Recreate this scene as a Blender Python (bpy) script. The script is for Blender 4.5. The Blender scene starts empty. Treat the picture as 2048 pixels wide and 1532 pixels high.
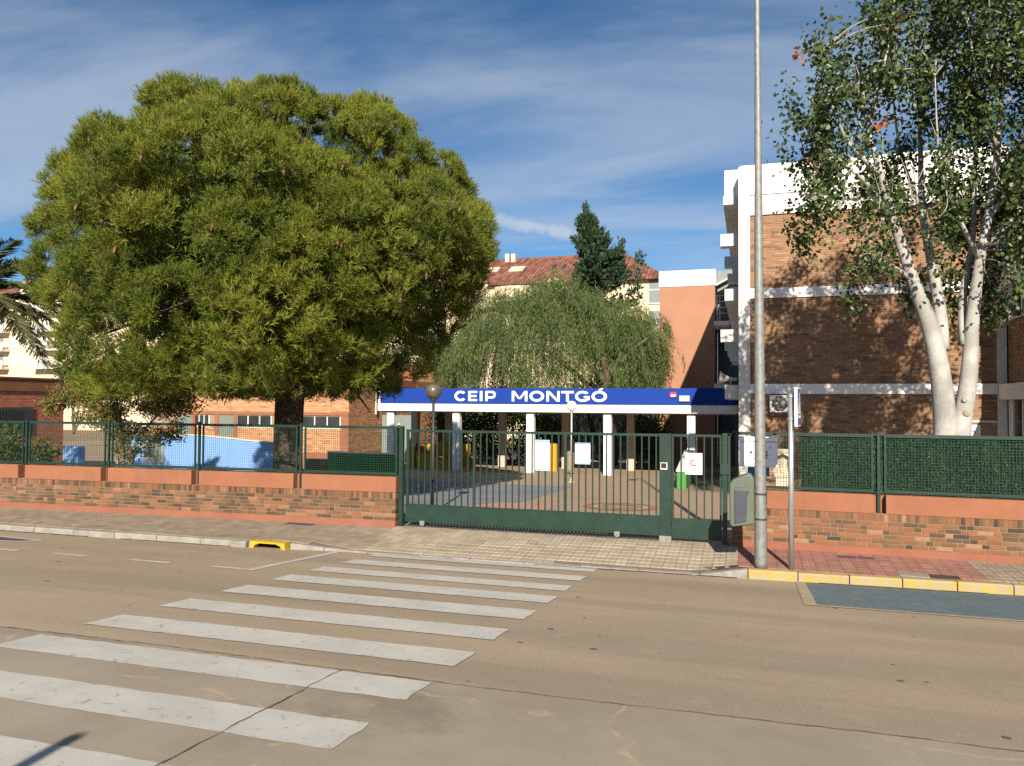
import bpy, math, random
import numpy as np
from mathutils import Vector, Matrix
random.seed(7)
RNG = np.random.default_rng(11)
scene = bpy.context.scene
COL = scene.collection

# ------------------------------------------------------------------ camera
FPX, CX, CY, CAMZ = 1540.0, 1024.0, 766.0, 2.56          # focal length in photo pixels, eye 1.78 m above the road
def _cam_axes(pitch, roll, yaw):
    p, r, w = (math.radians(a) for a in (pitch, roll, yaw))
    rr = np.array([[math.cos(r), math.sin(r), 0], [-math.sin(r), math.cos(r), 0], [0, 0, 1]])
    base = np.array([[1, 0, 0], [0, 0, 1], [0, -1, 0]], float)
    rp = np.array([[1, 0, 0], [0, math.cos(p), -math.sin(p)], [0, math.sin(p), math.cos(p)]])
    ry = np.array([[math.cos(w), -math.sin(w), 0], [math.sin(w), math.cos(w), 0], [0, 0, 1]])
    return ry @ rp @ base @ rr
AX = _cam_axes(1.5, 0.35, 17.2)
cam_data = bpy.data.cameras.new('camera')
cam = bpy.data.objects.new('camera', cam_data)
COL.objects.link(cam)
cam_data.sensor_fit = 'HORIZONTAL'; cam_data.sensor_width = 36.0
cam_data.lens = FPX / 2048 * 36.0
cam_data.clip_start = 0.05; cam_data.clip_end = 2000
mw = Matrix.Identity(4)
for i in range(3):
    mw[i][0], mw[i][1], mw[i][2] = AX[i][0], -AX[i][1], -AX[i][2]
mw[2][3] = CAMZ
cam.matrix_world = mw
scene.camera = cam
def at(x, y, Y):
    """photo pixel -> point of the place at street distance Y"""
    d = AX @ np.array([(x - CX) / FPX, (y - CY) / FPX, 1.0])
    t = Y / d[1]
    return (d[0] * t, Y, CAMZ + d[2] * t)

# ------------------------------------------------------------------ sky, sun, exposure
SUN_DIR = Vector((0.235, -1.0, 0.56)).normalized()
world = bpy.data.worlds.new('World'); scene.world = world; world.use_nodes = True
wn, wl = world.node_tree.nodes, world.node_tree.links
wn.clear()
w_out = wn.new('ShaderNodeOutputWorld'); w_bg = wn.new('ShaderNodeBackground')
sky = wn.new('ShaderNodeTexSky'); sky.sky_type = 'NISHITA'; sky.sun_disc = False
sky.sun_elevation = math.asin(SUN_DIR.z); sky.sun_rotation = math.atan2(SUN_DIR.x, SUN_DIR.y)
sky.air_density = 0.8; sky.dust_density = 0.0; sky.ozone_density = 2.0; sky.altitude = 600
w_bg.inputs['Strength'].default_value = 0.055
def wmath(op, a=None, b=None, c=None):
    n = wn.new('ShaderNodeMath'); n.operation = op
    for i, v in enumerate((a, b, c)):
        if v is None: continue
        if isinstance(v, (int, float)): n.inputs[i].default_value = v
        else: wl.new(v, n.inputs[i])
    return n.outputs[0]
tc = wn.new('ShaderNodeTexCoord'); sep = wn.new('ShaderNodeSeparateXYZ'); wl.new(tc.outputs['Generated'], sep.inputs[0])
den = wmath('ADD', sep.outputs[2], 0.12)
cx_ = wmath('DIVIDE', sep.outputs[0], den); cy_ = wmath('DIVIDE', sep.outputs[1], den)
comb = wn.new('ShaderNodeCombineXYZ'); wl.new(cx_, comb.inputs[0]); wl.new(cy_, comb.inputs[1])
mp = wn.new('ShaderNodeMapping'); mp.inputs['Rotation'].default_value = (0, 0, math.radians(-20)); mp.inputs['Scale'].default_value = (0.5, 1.4, 1)
mp.inputs['Location'].default_value = (12, 4, 0)
wl.new(comb.outputs[0], mp.inputs[0])
n1 = wn.new('ShaderNodeTexNoise'); n1.inputs['Scale'].default_value = 1.0; n1.inputs['Detail'].default_value = 9; n1.inputs['Roughness'].default_value = 0.58; n1.inputs['Distortion'].default_value = 0.7
wl.new(mp.outputs[0], n1.inputs['Vector'])
r1 = wn.new('ShaderNodeMapRange'); r1.interpolation_type = 'SMOOTHSTEP'
r1.inputs['From Min'].default_value = 0.33; r1.inputs['From Max'].default_value = 0.72; r1.inputs['To Max'].default_value = 0.55
wl.new(n1.outputs['Fac'], r1.inputs['Value'])
# one small bright wisp low in the sky
cd = AX @ np.array([(1065 - CX) / FPX, (452 - CY) / FPX, 1.0]); cd = Vector(cd).normalized()
side = cd.cross(Vector((0, 0, 1))).normalized(); upv = side.cross(cd)
def dotn(v):
    n = wn.new('ShaderNodeVectorMath'); n.operation = 'DOT_PRODUCT'
    wl.new(tc.outputs['Generated'], n.inputs[0]); n.inputs[1].default_value = tuple(v); return n.outputs['Value']
sx, sy = dotn(side), dotn(upv)
sy = wmath('ADD', sy, wmath('MULTIPLY', sx, 0.17))
n2 = wn.new('ShaderNodeTexNoise'); n2.inputs['Scale'].default_value = 22; n2.inputs['Detail'].default_value = 7; n2.inputs['Roughness'].default_value = 0.62
wl.new(tc.outputs['Generated'], n2.inputs['Vector'])
ex, ey = wmath('DIVIDE', sx, 0.062), wmath('DIVIDE', sy, 0.0115)
el = wmath('SQRT', wmath('ADD', wmath('MULTIPLY', ex, ex), wmath('MULTIPLY', ey, ey)))
el = wmath('ADD', el, wmath('MULTIPLY', wmath('SUBTRACT', n2.outputs['Fac'], 0.5), 2.4))
wisp = wmath('MINIMUM', wmath('MAXIMUM', wmath('SUBTRACT', 1.25, el), 0.0), 0.85)
front = wmath('GREATER_THAN', dotn(cd), 0.5)
fac = wmath('MAXIMUM', r1.outputs['Result'], wmath('MULTIPLY', wisp, front))
mixc = wn.new('ShaderNodeMix'); mixc.data_type = 'RGBA'
tint = wn.new('ShaderNodeMix'); tint.data_type = 'RGBA'; tint.blend_type = 'MULTIPLY'; tint.inputs[0].default_value = 1.0
tint.inputs[7].default_value = (0.54, 0.87, 1.02, 1)
wl.new(sky.outputs[0], tint.inputs[6])
wl.new(fac, mixc.inputs[0]); wl.new(tint.outputs[2], mixc.inputs[6]); mixc.inputs[7].default_value = (5.4, 6.1, 7.1, 1)
wl.new(mixc.outputs[2], w_bg.inputs['Color']); wl.new(w_bg.outputs[0], w_out.inputs[0])

sun_data = bpy.data.lights.new('sun', 'SUN'); sun_data.energy = 5.0; sun_data.angle = math.radians(0.53); sun_data.color = (1.0, 0.89, 0.745)
sun = bpy.data.objects.new('sun', sun_data); COL.objects.link(sun)
sun.rotation_euler = (-SUN_DIR).to_track_quat('-Z', 'Y').to_euler(); sun.location = (20, -60, 40)

scene.view_settings.view_transform = 'Standard'; scene.view_settings.look = 'None'
scene.view_settings.exposure = 0.92; scene.view_settings.gamma = 1.0; scene.view_settings.use_curve_mapping = False
scene.render.engine = 'CYCLES'
scene.cycles.use_denoising = False
scene.cycles.max_bounces = 6; scene.cycles.diffuse_bounces = 3; scene.cycles.glossy_bounces = 3; scene.cycles.transmission_bounces = 4; scene.cycles.transparent_max_bounces = 8
scene.cycles.use_adaptive_sampling = True; scene.cycles.adaptive_threshold = 0.008

# ------------------------------------------------------------------ materials
def _lk(nt, a, b): nt.links.new(a, b)
class NT:
    def __init__(s, name):
        s.m = bpy.data.materials.new(name); s.m.use_nodes = True
        s.t = s.m.node_tree; s.n = s.t.nodes
        s.b = s.n['Principled BSDF']; s.out = s.n['Material Output']
        s._pos = None
    def pos(s):
        if s._pos is None: s._pos = s.n.new('ShaderNodeNewGeometry').outputs['Position']
        return s._pos
    def noise(s, scale, detail=4, rough=0.55, vec=None, dist=0.0, stretch=None):
        v = vec or s.pos()
        if stretch:
            mpn = s.n.new('ShaderNodeMapping'); mpn.inputs['Scale'].default_value = stretch; _lk(s.t, v, mpn.inputs[0]); v = mpn.outputs[0]
        n = s.n.new('ShaderNodeTexNoise'); n.inputs['Scale'].default_value = scale; n.inputs['Detail'].default_value = detail
        n.inputs['Roughness'].default_value = rough; n.inputs['Distortion'].default_value = dist
        _lk(s.t, v, n.inputs['Vector']); return n.outputs['Fac']
    def rng(s, v, a, b, c=0.0, d=1.0, smooth=True):
        n = s.n.new('ShaderNodeMapRange'); n.inputs['From Min'].default_value = a; n.inputs['From Max'].default_value = b
        n.inputs['To Min'].default_value = c; n.inputs['To Max'].default_value = d
        if smooth: n.interpolation_type = 'SMOOTHSTEP'
        _lk(s.t, v, n.inputs['Value']); return n.outputs['Result']
    def math(s, op, a, b=0.0, c=0.0):
        n = s.n.new('ShaderNodeMath'); n.operation = op
        for i, v in enumerate((a, b, c)):
            if isinstance(v, (int, float)): n.inputs[i].default_value = v
            else: _lk(s.t, v, n.inputs[i])
        return n.outputs[0]
    def mix(s, f, a, b, mode='MIX'):
        n = s.n.new('ShaderNodeMix'); n.data_type = 'RGBA'; n.blend_type = mode
        if isinstance(f, (int, float)): n.inputs[0].default_value = f
        else: _lk(s.t, f, n.inputs[0])
        for i, v in ((6, a), (7, b)):
            if isinstance(v, tuple): n.inputs[i].default_value = (*v, 1) if len(v) == 3 else v
            else: _lk(s.t, v, n.inputs[i])
        return n.outputs[2]
    def ramp(s, v, stops):
        n = s.n.new('ShaderNodeValToRGB'); e = n.color_ramp.elements
        while len(e) < len(stops): e.new(0.5)
        for q, (p, c) in zip(e, stops): q.position = p; q.color = (*c, 1)
        _lk(s.t, v, n.inputs[0]); return n.outputs[0]
    def attr(s, name='tone'):
        n = s.n.new('ShaderNodeAttribute'); n.attribute_name = name; return n.outputs['Fac']
    def color(s, c):
        if isinstance(c, tuple): s.b.inputs['Base Color'].default_value = (*c, 1)
        else: _lk(s.t, c, s.b.inputs['Base Color'])
    def bump(s, h, strength=0.3, dist=0.01):
        n = s.n.new('ShaderNodeBump'); n.inputs['Strength'].default_value = strength; n.inputs['Distance'].default_value = dist
        _lk(s.t, h, n.inputs['Height']); _lk(s.t, n.outputs[0], s.b.inputs['Normal'])
    def fin(s, rough=0.8, spec=0.3, metal=0.0):
        if isinstance(rough, (int, float)): s.b.inputs['Roughness'].default_value = rough
        else: _lk(s.t, rough, s.b.inputs['Roughness'])
        s.b.inputs['Specular IOR Level'].default_value = spec; s.b.inputs['Metallic'].default_value = metal
        return s.m
def sc3(c, k): return tuple(x * k for x in c)
def streaks(name, col, dirt):
    t = NT(name); c = t.mix(t.rng(t.noise(1.6, 6, 0.6), 0.3, 0.7), sc3(col, 0.90), sc3(col, 1.05))
    c = t.mix(t.rng(t.noise(5, 7, 0.7, stretch=(1, 1, 0.18)), 0.50, 0.72, 0, 0.55), c, dirt)
    c = t.mix(t.rng(t.noise(13, 8, 0.8, dist=0.5), 0.655, 0.69, 0, 0.7), c, sc3((0.42, 0.33, 0.27), 0.8))
    t.color(c); t.bump(t.noise(45, 5, 0.6), 0.3, 0.01); return t.fin(0.85, 0.2)
def plain(name, col, var=0.12, scale=3.0, rough=0.75, spec=0.3, metal=0.0, bump=0.15, bscale=60, dirt=None, dirt_amt=0.3, tone=False):
    t = NT(name)
    n = t.noise(scale, 6, 0.6)
    c = t.mix(t.rng(n, 0.3, 0.7), sc3(col, 1 - var), sc3(col, 1 + var * 0.6))
    if tone: c = t.mix(t.attr(), c, sc3(col, 0.55))
    if dirt:
        d = t.rng(t.noise(scale * 2.7, 8, 0.7, dist=0.5), 0.52, 0.72, 0, dirt_amt)
        c = t.mix(d, c, dirt)
    t.color(c)
    if bump: t.bump(t.noise(bscale, 5, 0.6), bump, 0.01)
    return t.fin(rough, spec, metal)

MAT = {}
# dusty tan asphalt with darker wheel tracks, specks and tar spots
t = NT('asphalt')
big = t.rng(t.noise(0.5, 5, 0.6, stretch=(0.35, 1, 1)), 0.3, 0.7)
c = t.mix(big, (0.280, 0.222, 0.152), (0.345, 0.278, 0.195))
tr = t.rng(t.noise(0.9, 4, 0.55, stretch=(0.10, 0.9, 1)), 0.46, 0.64)
c = t.mix(t.math('MULTIPLY', tr, 0.55), c, (0.225, 0.182, 0.138))
fine = t.noise(85, 3, 0.7); c = t.mix(t.rng(fine, 0.52, 0.75, 0, 0.6), c, (0.085, 0.070, 0.056))
fine2 = t.noise(140, 2, 0.6); c = t.mix(t.rng(fine2, 0.58, 0.8, 0, 0.45), c, (0.34, 0.29, 0.22))
gr = t.noise(28, 4, 0.75); c = t.mix(t.rng(gr, 0.50, 0.72, 0, 0.30), c, (0.12, 0.098, 0.076))
sp = t.n.new('ShaderNodeTexVoronoi'); sp.voronoi_dimensions = '2D'; sp.inputs['Scale'].default_value = 1.5; _lk(t.t, t.pos(), sp.inputs['Vector'])
sbw = t.n.new('ShaderNodeRGBToBW'); _lk(t.t, sp.outputs['Color'], sbw.inputs[0])
sdist = t.math('ADD', sp.outputs['Distance'], t.math('MULTIPLY', t.noise(22, 3), 0.05))
spd = t.math('MULTIPLY', t.math('LESS_THAN', sdist, t.math('MULTIPLY', t.math('MAXIMUM', t.math('SUBTRACT', sbw.outputs[0], 0.45), 0.0), 0.20)), 0.8)
c = t.mix(spd, c, (0.06, 0.052, 0.045))
sand = t.rng(t.noise(1.7, 7, 0.7, dist=0.8), 0.55, 0.74, 0, 0.4); c = t.mix(sand, c, (0.38, 0.30, 0.21))
t.color(c); t.bump(t.noise(110, 4, 0.75), 0.5, 0.008); MAT['asphalt'] = t.fin(t.rng(fine, 0.3, 0.7, 0.75, 0.95), 0.25)
# old concrete strip: brown stains and hairline cracks filled with sand
t = NT('old_concrete')
c = t.mix(t.rng(t.noise(0.8, 6, 0.6), 0.3, 0.7), (0.245, 0.207, 0.157), (0.300, 0.262, 0.204))
st = t.rng(t.noise(0.55, 7, 0.65, dist=1.0, stretch=(0.5, 1, 1)), 0.50, 0.74, 0, 0.55); c = t.mix(st, c, (0.125, 0.095, 0.063))
wv = t.n.new('ShaderNodeTexVoronoi'); wv.feature = 'DISTANCE_TO_EDGE'; wv.inputs['Scale'].default_value = 0.65
wmix = t.n.new('ShaderNodeVectorMath'); wmix.operation = 'MULTIPLY_ADD'
nz = t.n.new('ShaderNodeTexNoise'); nz.inputs['Scale'].default_value = 2.2; nz.inputs['Detail'].default_value = 6; _lk(t.t, t.pos(), nz.inputs['Vector'])
_lk(t.t, nz.outputs['Color'], wmix.inputs[0]); wmix.inputs[1].default_value = (0.7, 0.7, 0); _lk(t.t, t.pos(), wmix.inputs[2]); _lk(t.t, wmix.outputs[0], wv.inputs['Vector'])
cr = t.math('SUBTRACT', 1.0, t.rng(wv.outputs['Distance'], 0.003, 0.020)); cr = t.math('MULTIPLY', cr, t.rng(t.noise(2.5, 5, 0.7), 0.44, 0.60))
c = t.mix(t.math('MULTIPLY', cr, 0.8), c, (0.40, 0.30, 0.19))
f = t.noise(120, 3, 0.7); c = t.mix(t.rng(f, 0.5, 0.8, 0, 0.45), c, (0.09, 0.078, 0.062))
t.color(c); t.bump(t.noise(60, 5, 0.7), 0.3, 0.006); MAT['old_concrete'] = t.fin(0.88, 0.25)
# worn road paint
def paint(name, col, wear_col, wear):
    t = NT(name)
    c = t.mix(t.rng(t.noise(2.0, 5), 0.3, 0.7), sc3(col, 0.86), col)
    g = t.rng(t.noise(70, 3, 0.7), 0.55, 0.75, 0, 0.35); c = t.mix(g, c, sc3(col, 0.55))
    w = t.rng(t.noise(9, 9, 0.75, dist=0.6), wear, wear + 0.06, 0, 0.85); c = t.mix(w, c, wear_col)
    t.color(c); t.bump(t.noise(90, 4, 0.7), 0.3, 0.005); return t.fin(0.8, 0.3)
MAT['white_paint'] = paint('white_paint', (0.45, 0.435, 0.395), (0.26, 0.21, 0.155), 0.575)
MAT['blue_paint'] = paint('blue_paint', (0.095, 0.135, 0.155), (0.21, 0.175, 0.13), 0.555)
MAT['tan_paint'] = paint('tan_paint', (0.33, 0.275, 0.19), (0.20, 0.16, 0.12), 0.57)
MAT['yellow_paint'] = paint('yellow_paint', (0.62, 0.43, 0.075), (0.33, 0.28, 0.20), 0.56)
MAT['crack_dirt'] = plain('crack_dirt', (0.165, 0.122, 0.080), 0.4, 6, 0.95, 0.1, bump=0.5, bscale=30)
MAT['kerb_grey'] = plain('kerb_grey', (0.25, 0.235, 0.21), 0.2, 4, 0.85, dirt=(0.10, 0.085, 0.07), dirt_amt=0.5)
MAT['kerb_yellow'] = paint('kerb_yellow', (0.37, 0.275, 0.070), (0.29, 0.25, 0.18), 0.475)
MAT['drain_yellow'] = paint('drain_yellow', (0.46, 0.315, 0.025), (0.20, 0.16, 0.08), 0.60)
MAT['black_void'] = plain('black_void', (0.015, 0.014, 0.013), 0.2, 4, 0.9, 0.05)
# hydraulic tiles: a grid of small pads pressed into each tile
def tile_mat(name, c0, c1, groove):
    t = NT(name)
    sp_ = t.n.new('ShaderNodeSeparateXYZ'); _lk(t.t, t.pos(), sp_.inputs[0])
    def tri(v): return t.math('ABSOLUTE', t.math('SUBTRACT', t.math('FRACT', t.math('DIVIDE', v, 0.1)), 0.5))
    gx, gy = tri(sp_.outputs[0]), tri(sp_.outputs[1])
    g = t.rng(t.math('MAXIMUM', gx, gy), 0.43, 0.475)
    c = t.mix(t.attr(), c0, c1)
    c = t.mix(t.rng(t.noise(1.3, 6, 0.65), 0.42, 0.72, 0, 0.45), c, sc3(c0, 0.62))
    c = t.mix(t.rng(t.noise(40, 4, 0.7), 0.5, 0.75, 0, 0.35), c, sc3(c0, 0.6))
    c = t.mix(t.math('MULTIPLY', g, t.rng(t.noise(4, 4), 0.3, 0.6, 0.3, 0.85)), c, groove)
    t.color(c)
    t.bump(t.math('SUBTRACT', t.math('MULTIPLY', t.noise(90, 3), 0.3), g), 0.5, 0.006)
    return t.fin(0.85, 0.25)
MAT['tile_tan'] = tile_mat('tile_tan', (0.235, 0.188, 0.140), (0.300, 0.245, 0.185), (0.105, 0.080, 0.058))
MAT['tile_pale'] = tile_mat('tile_pale', (0.295, 0.25, 0.185), (0.375, 0.32, 0.24), (0.20, 0.155, 0.11))
MAT['tile_red'] = tile_mat('tile_red', (0.235, 0.112, 0.085), (0.295, 0.145, 0.11), (0.30, 0.22, 0.17))
MAT['tile_bed'] = plain('tile_bed', (0.175, 0.135, 0.098), 0.2, 8, 0.95, 0.1)
MAT['dirt'] = plain('dirt', (0.22, 0.165, 0.11), 0.25, 0.6, 0.95, 0.1)
# fired bricks: colour by the brick's own tone
def brick_mat(name, stops):
    t = NT(name)
    c = t.ramp(t.attr(), stops)
    c = t.mix(t.rng(t.noise(28, 5, 0.7), 0.45, 0.75, 0, 0.45), c, t.mix(1.0, c, (0.55, 0.55, 0.55), 'MULTIPLY'))
    c = t.mix(t.rng(t.noise(1.1, 5, 0.6), 0.52, 0.75, 0, 0.25), c, (0.30, 0.21, 0.14))
    t.color(c); t.bump(t.noise(120, 4, 0.7), 0.35, 0.004); return t.fin(0.85, 0.25)
MAT['brick_street'] = brick_mat('brick_street', [(0, (0.056, 0.040, 0.027)), (0.3, (0.104, 0.064, 0.036)), (0.6, (0.168, 0.083, 0.042)), (0.85, (0.222, 0.094, 0.045)), (1.0, (0.26, 0.152, 0.086))])
MAT['brick_school'] = brick_mat('brick_school', [(0, (0.16, 0.100, 0.063)), (0.25, (0.235, 0.136, 0.080)), (0.6, (0.28, 0.158, 0.088)), (1.0, (0.345, 0.20, 0.115))])
MAT['brick_left'] = brick_mat('brick_left', [(0, (0.29, 0.15, 0.078)), (0.3, (0.40, 0.205, 0.104)), (0.7, (0.47, 0.24, 0.12)), (1.0, (0.53, 0.30, 0.16))])
MAT['brick_red'] = brick_mat('brick_red', [(0, (0.40, 0.135, 0.085)), (0.5, (0.47, 0.165, 0.10)), (1.0, (0.53, 0.205, 0.13))])
MAT['mortar'] = plain('mortar', (0.25, 0.195, 0.135), 0.15, 6, 0.92, 0.15, bump=0.4, bscale=90)
MAT['mortar_dark'] = plain('mortar_dark', (0.30, 0.21, 0.14), 0.15, 6, 0.92, 0.15)
MAT['orange_render'] = streaks('orange_render', (0.252, 0.105, 0.058), (0.185, 0.085, 0.052))
MAT['plinth_render'] = streaks('plinth_render', (0.245, 0.096, 0.060), (0.20, 0.115, 0.08))
MAT['orange_tower'] = plain('orange_tower', (0.335, 0.172, 0.108), 0.06, 1.2, 0.85, 0.2, bump=0.2, bscale=40)
MAT['white_wall'] = plain('white_wall', (0.78, 0.765, 0.735), 0.05, 1.2, 0.8, 0.25, bump=0.15, bscale=30, dirt=(0.60, 0.57, 0.52), dirt_amt=0.25)
MAT['grey_concrete'] = plain('grey_concrete', (0.60, 0.585, 0.56), 0.07, 1.2, 0.85, 0.2, dirt=(0.45, 0.42, 0.38), dirt_amt=0.3)
MAT['cream_wall'] = plain('cream_wall', (0.62, 0.50, 0.35), 0.05, 0.4, 0.85, 0.2, bump=0.05)
MAT['cream_stone'] = plain('cream_stone', (0.66, 0.56, 0.40), 0.08, 5, 0.8, 0.2)
MAT['blue_fascia'] = plain('blue_fascia', (0.011, 0.042, 0.25), 0.03, 0.8, 0.6, 0.08, bump=0.03)
MAT['letter_white'] = plain('letter_white', (0.82, 0.82, 0.82), 0.02, 2, 0.5, 0.4, bump=0)
t = NT('green_metal')
c = t.mix(t.rng(t.noise(3, 5), 0.3, 0.7), (0.008, 0.026, 0.018), (0.012, 0.036, 0.025))
c = t.mix(t.rng(t.noise(22, 8, 0.75, dist=0.4), 0.63, 0.665, 0, 0.6), c, (0.20, 0.21, 0.18))
t.color(c); t.bump(t.noise(50, 3), 0.08, 0.004); MAT['green_metal'] = t.fin(0.42, 0.4)
MAT['green_wire'] = plain('green_wire', (0.012, 0.042, 0.028), 0.1, 5, 0.5, 0.4, bump=0)
t = NT('galvanised')
v = t.n.new('ShaderNodeTexVoronoi'); v.inputs['Scale'].default_value = 38; _lk(t.t, t.pos(), v.inputs['Vector'])
c = t.mix(t.rng(t.noise(11, 6, 0.7), 0.35, 0.65), (0.135, 0.143, 0.138), (0.215, 0.222, 0.212))
bw_ = t.n.new('ShaderNodeRGBToBW'); _lk(t.t, v.outputs['Color'], bw_.inputs[0])
c = t.mix(t.math('MULTIPLY', bw_.outputs[0], 0.45), c, (0.26, 0.265, 0.252))
c = t.mix(t.rng(t.noise(3, 7, 0.7, stretch=(1, 1, 0.25)), 0.62, 0.75, 0, 0.5), c, (0.24, 0.19, 0.14))
t.color(c); MAT['galvanised'] = t.fin(0.55, 0.45, 0.25)
MAT['aluminium'] = plain('aluminium', (0.55, 0.56, 0.57), 0.04, 6, 0.33, 0.5, 0.75, bump=0)
MAT['bin_green'] = plain('bin_green', (0.085, 0.110, 0.080), 0.1, 5, 0.5, 0.4, bump=0.05, dirt=(0.22, 0.22, 0.18), dirt_amt=0.3)
MAT['bin_grey'] = plain('bin_grey', (0.048, 0.052, 0.062), 0.08, 5, 0.45, 0.4, bump=0.05)
MAT['white_plastic'] = plain('white_plastic', (0.74, 0.74, 0.725), 0.03, 4, 0.4, 0.45, bump=0)
MAT['paper'] = plain('paper', (0.78, 0.79, 0.79), 0.02, 4, 0.55, 0.3, bump=0)
MAT['cyan_print'] = plain('cyan_print', (0.13, 0.42, 0.62), 0.1, 12, 0.5, 0.3, bump=0)
MAT['blue_print'] = plain('blue_print', (0.06, 0.20, 0.50), 0.1, 12, 0.5, 0.3, bump=0)
MAT['grey_print'] = plain('grey_print', (0.14, 0.14, 0.15), 0.2, 20, 0.6, 0.3, bump=0)
MAT['red_print'] = plain('red_print', (0.42, 0.03, 0.05), 0.1, 10, 0.5, 0.3, bump=0)
MAT['sign_blue'] = plain('sign_blue', (0.035, 0.11, 0.30), 0.05, 6, 0.4, 0.4, bump=0)
MAT['black_print'] = plain('black_print', (0.02, 0.02, 0.022), 0.1, 6, 0.5, 0.3, bump=0)
MAT['dark_plate'] = plain('dark_plate', (0.075, 0.052, 0.045), 0.25, 12, 0.7, 0.3, 0.3, dirt=(0.13, 0.10, 0.08))
MAT['purple_plate'] = plain('purple_plate', (0.085, 0.055, 0.075), 0.3, 12, 0.75, 0.3)
MAT['grey_plate'] = plain('grey_plate', (0.22, 0.20, 0.18), 0.15, 12, 0.8, 0.2)
MAT['blue_wall'] = plain('blue_wall', (0.175, 0.325, 0.62), 0.06, 1.5, 0.8, 0.2)
MAT['green_wall'] = plain('green_wall', (0.062, 0.215, 0.050), 0.06, 1.5, 0.8, 0.2)
MAT['yellow_wall'] = plain('yellow_wall', (0.42, 0.26, 0.025), 0.08, 1.5, 0.75, 0.25)
MAT['door_grey'] = plain('door_grey', (0.15, 0.18, 0.155), 0.06, 2, 0.5, 0.3)
t = NT('dark_glass'); t.color(t.mix(t.rng(t.noise(0.8, 3), 0.3, 0.7), (0.02, 0.024, 0.026), (0.045, 0.052, 0.055))); MAT['dark_glass'] = t.fin(0.08, 0.5)
MAT['window_frame'] = plain('window_frame', (0.62, 0.62, 0.60), 0.04, 3, 0.5, 0.35, bump=0)
MAT['shutter_white'] = plain('shutter_white', (0.74, 0.73, 0.71), 0.04, 3, 0.6, 0.3, bump=0)
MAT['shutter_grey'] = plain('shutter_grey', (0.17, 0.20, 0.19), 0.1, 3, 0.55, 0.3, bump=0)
MAT['globe_white'] = plain('globe_white', (0.80, 0.79, 0.77), 0.03, 4, 0.25, 0.5, bump=0)
MAT['globe_smoke'] = plain('globe_smoke', (0.105, 0.088, 0.068), 0.35, 9, 0.25, 0.5, bump=0)
MAT['dark_steel'] = plain('dark_steel', (0.055, 0.060, 0.058), 0.1, 5, 0.5, 0.4, 0.4, bump=0)
MAT['light_steel'] = plain('light_steel', (0.48, 0.47, 0.45), 0.06, 5, 0.45, 0.4, 0.3, bump=0)
MAT['fan_brown'] = plain('fan_brown', (0.22, 0.19, 0.14), 0.15, 8, 0.6, 0.3, bump=0)
MAT['horn_grey'] = plain('horn_grey', (0.42, 0.41, 0.37), 0.05, 5, 0.5, 0.4, bump=0)
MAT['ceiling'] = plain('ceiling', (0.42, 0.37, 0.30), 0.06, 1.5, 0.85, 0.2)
# yard paving, pink patch and painted court
t = NT('yard_paving')
bt = t.n.new('ShaderNodeTexBrick'); bt.inputs['Scale'].default_value = 5.0; bt.inputs['Mortar Size'].default_value = 0.025; bt.inputs['Color1'].default_value = (0.30, 0.225, 0.155, 1); bt.inputs['Color2'].default_value = (0.345, 0.265, 0.19, 1); bt.inputs['Mortar'].default_value = (0.20, 0.145, 0.10, 1)
_lk(t.t, t.pos(), bt.inputs['Vector'])
c = t.mix(t.rng(t.noise(0.5, 6, 0.6), 0.45, 0.75, 0, 0.5), bt.outputs['Color'], (0.24, 0.18, 0.125))
t.color(c); t.bump(t.noise(40, 4), 0.3, 0.01); MAT['yard_paving'] = t.fin(0.88, 0.2)
MAT['court_grey'] = plain('court_grey', (0.17, 0.175, 0.195), 0.14, 0.9, 0.85, 0.2, dirt=(0.27, 0.22, 0.17), dirt_amt=0.5)
MAT['pink_paving'] = plain('pink_paving', (0.36, 0.215, 0.17), 0.1, 1.2, 0.85, 0.2)
for nm, cc in (('mark_red', (0.33, 0.10, 0.07)), ('mark_blue', (0.12, 0.19, 0.30)), ('mark_yellow', (0.42, 0.31, 0.10))):
    MAT[nm] = paint(nm, cc, (0.29, 0.22, 0.155), 0.52)
# clay roof tiles
t = NT('roof_tiles')
spx = t.n.new('ShaderNodeSeparateXYZ'); _lk(t.t, t.pos(), spx.inputs[0])
wx = t.math('ABSOLUTE', t.math('SUBTRACT', t.math('FRACT', t.math('DIVIDE', spx.outputs[0], 0.42)), 0.5))
wy = t.math('FRACT', t.math('DIVIDE', spx.outputs[1], 0.75))
cb = t.n.new('ShaderNodeCombineXYZ'); _lk(t.t, t.math('FLOOR', t.math('DIVIDE', spx.outputs[0], 0.42)), cb.inputs[0]); _lk(t.t, t.math('FLOOR', t.math('DIVIDE', spx.outputs[1], 0.75)), cb.inputs[1])
wn_ = t.n.new('ShaderNodeTexWhiteNoise'); wn_.noise_dimensions = '2D'; _lk(t.t, cb.outputs[0], wn_.inputs['Vector'])
c = t.mix(wn_.outputs['Value'], (0.125, 0.052, 0.038), (0.30, 0.130, 0.090))
c = t.mix(t.rng(t.noise(0.35, 5), 0.45, 0.7, 0, 0.35), c, (0.17, 0.095, 0.07))
t.color(c); t.bump(t.math('ADD', t.math('MULTIPLY', wx, 2.0), wy), 1.0, 0.22); MAT['roof_tiles'] = t.fin(0.85, 0.2)
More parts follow.
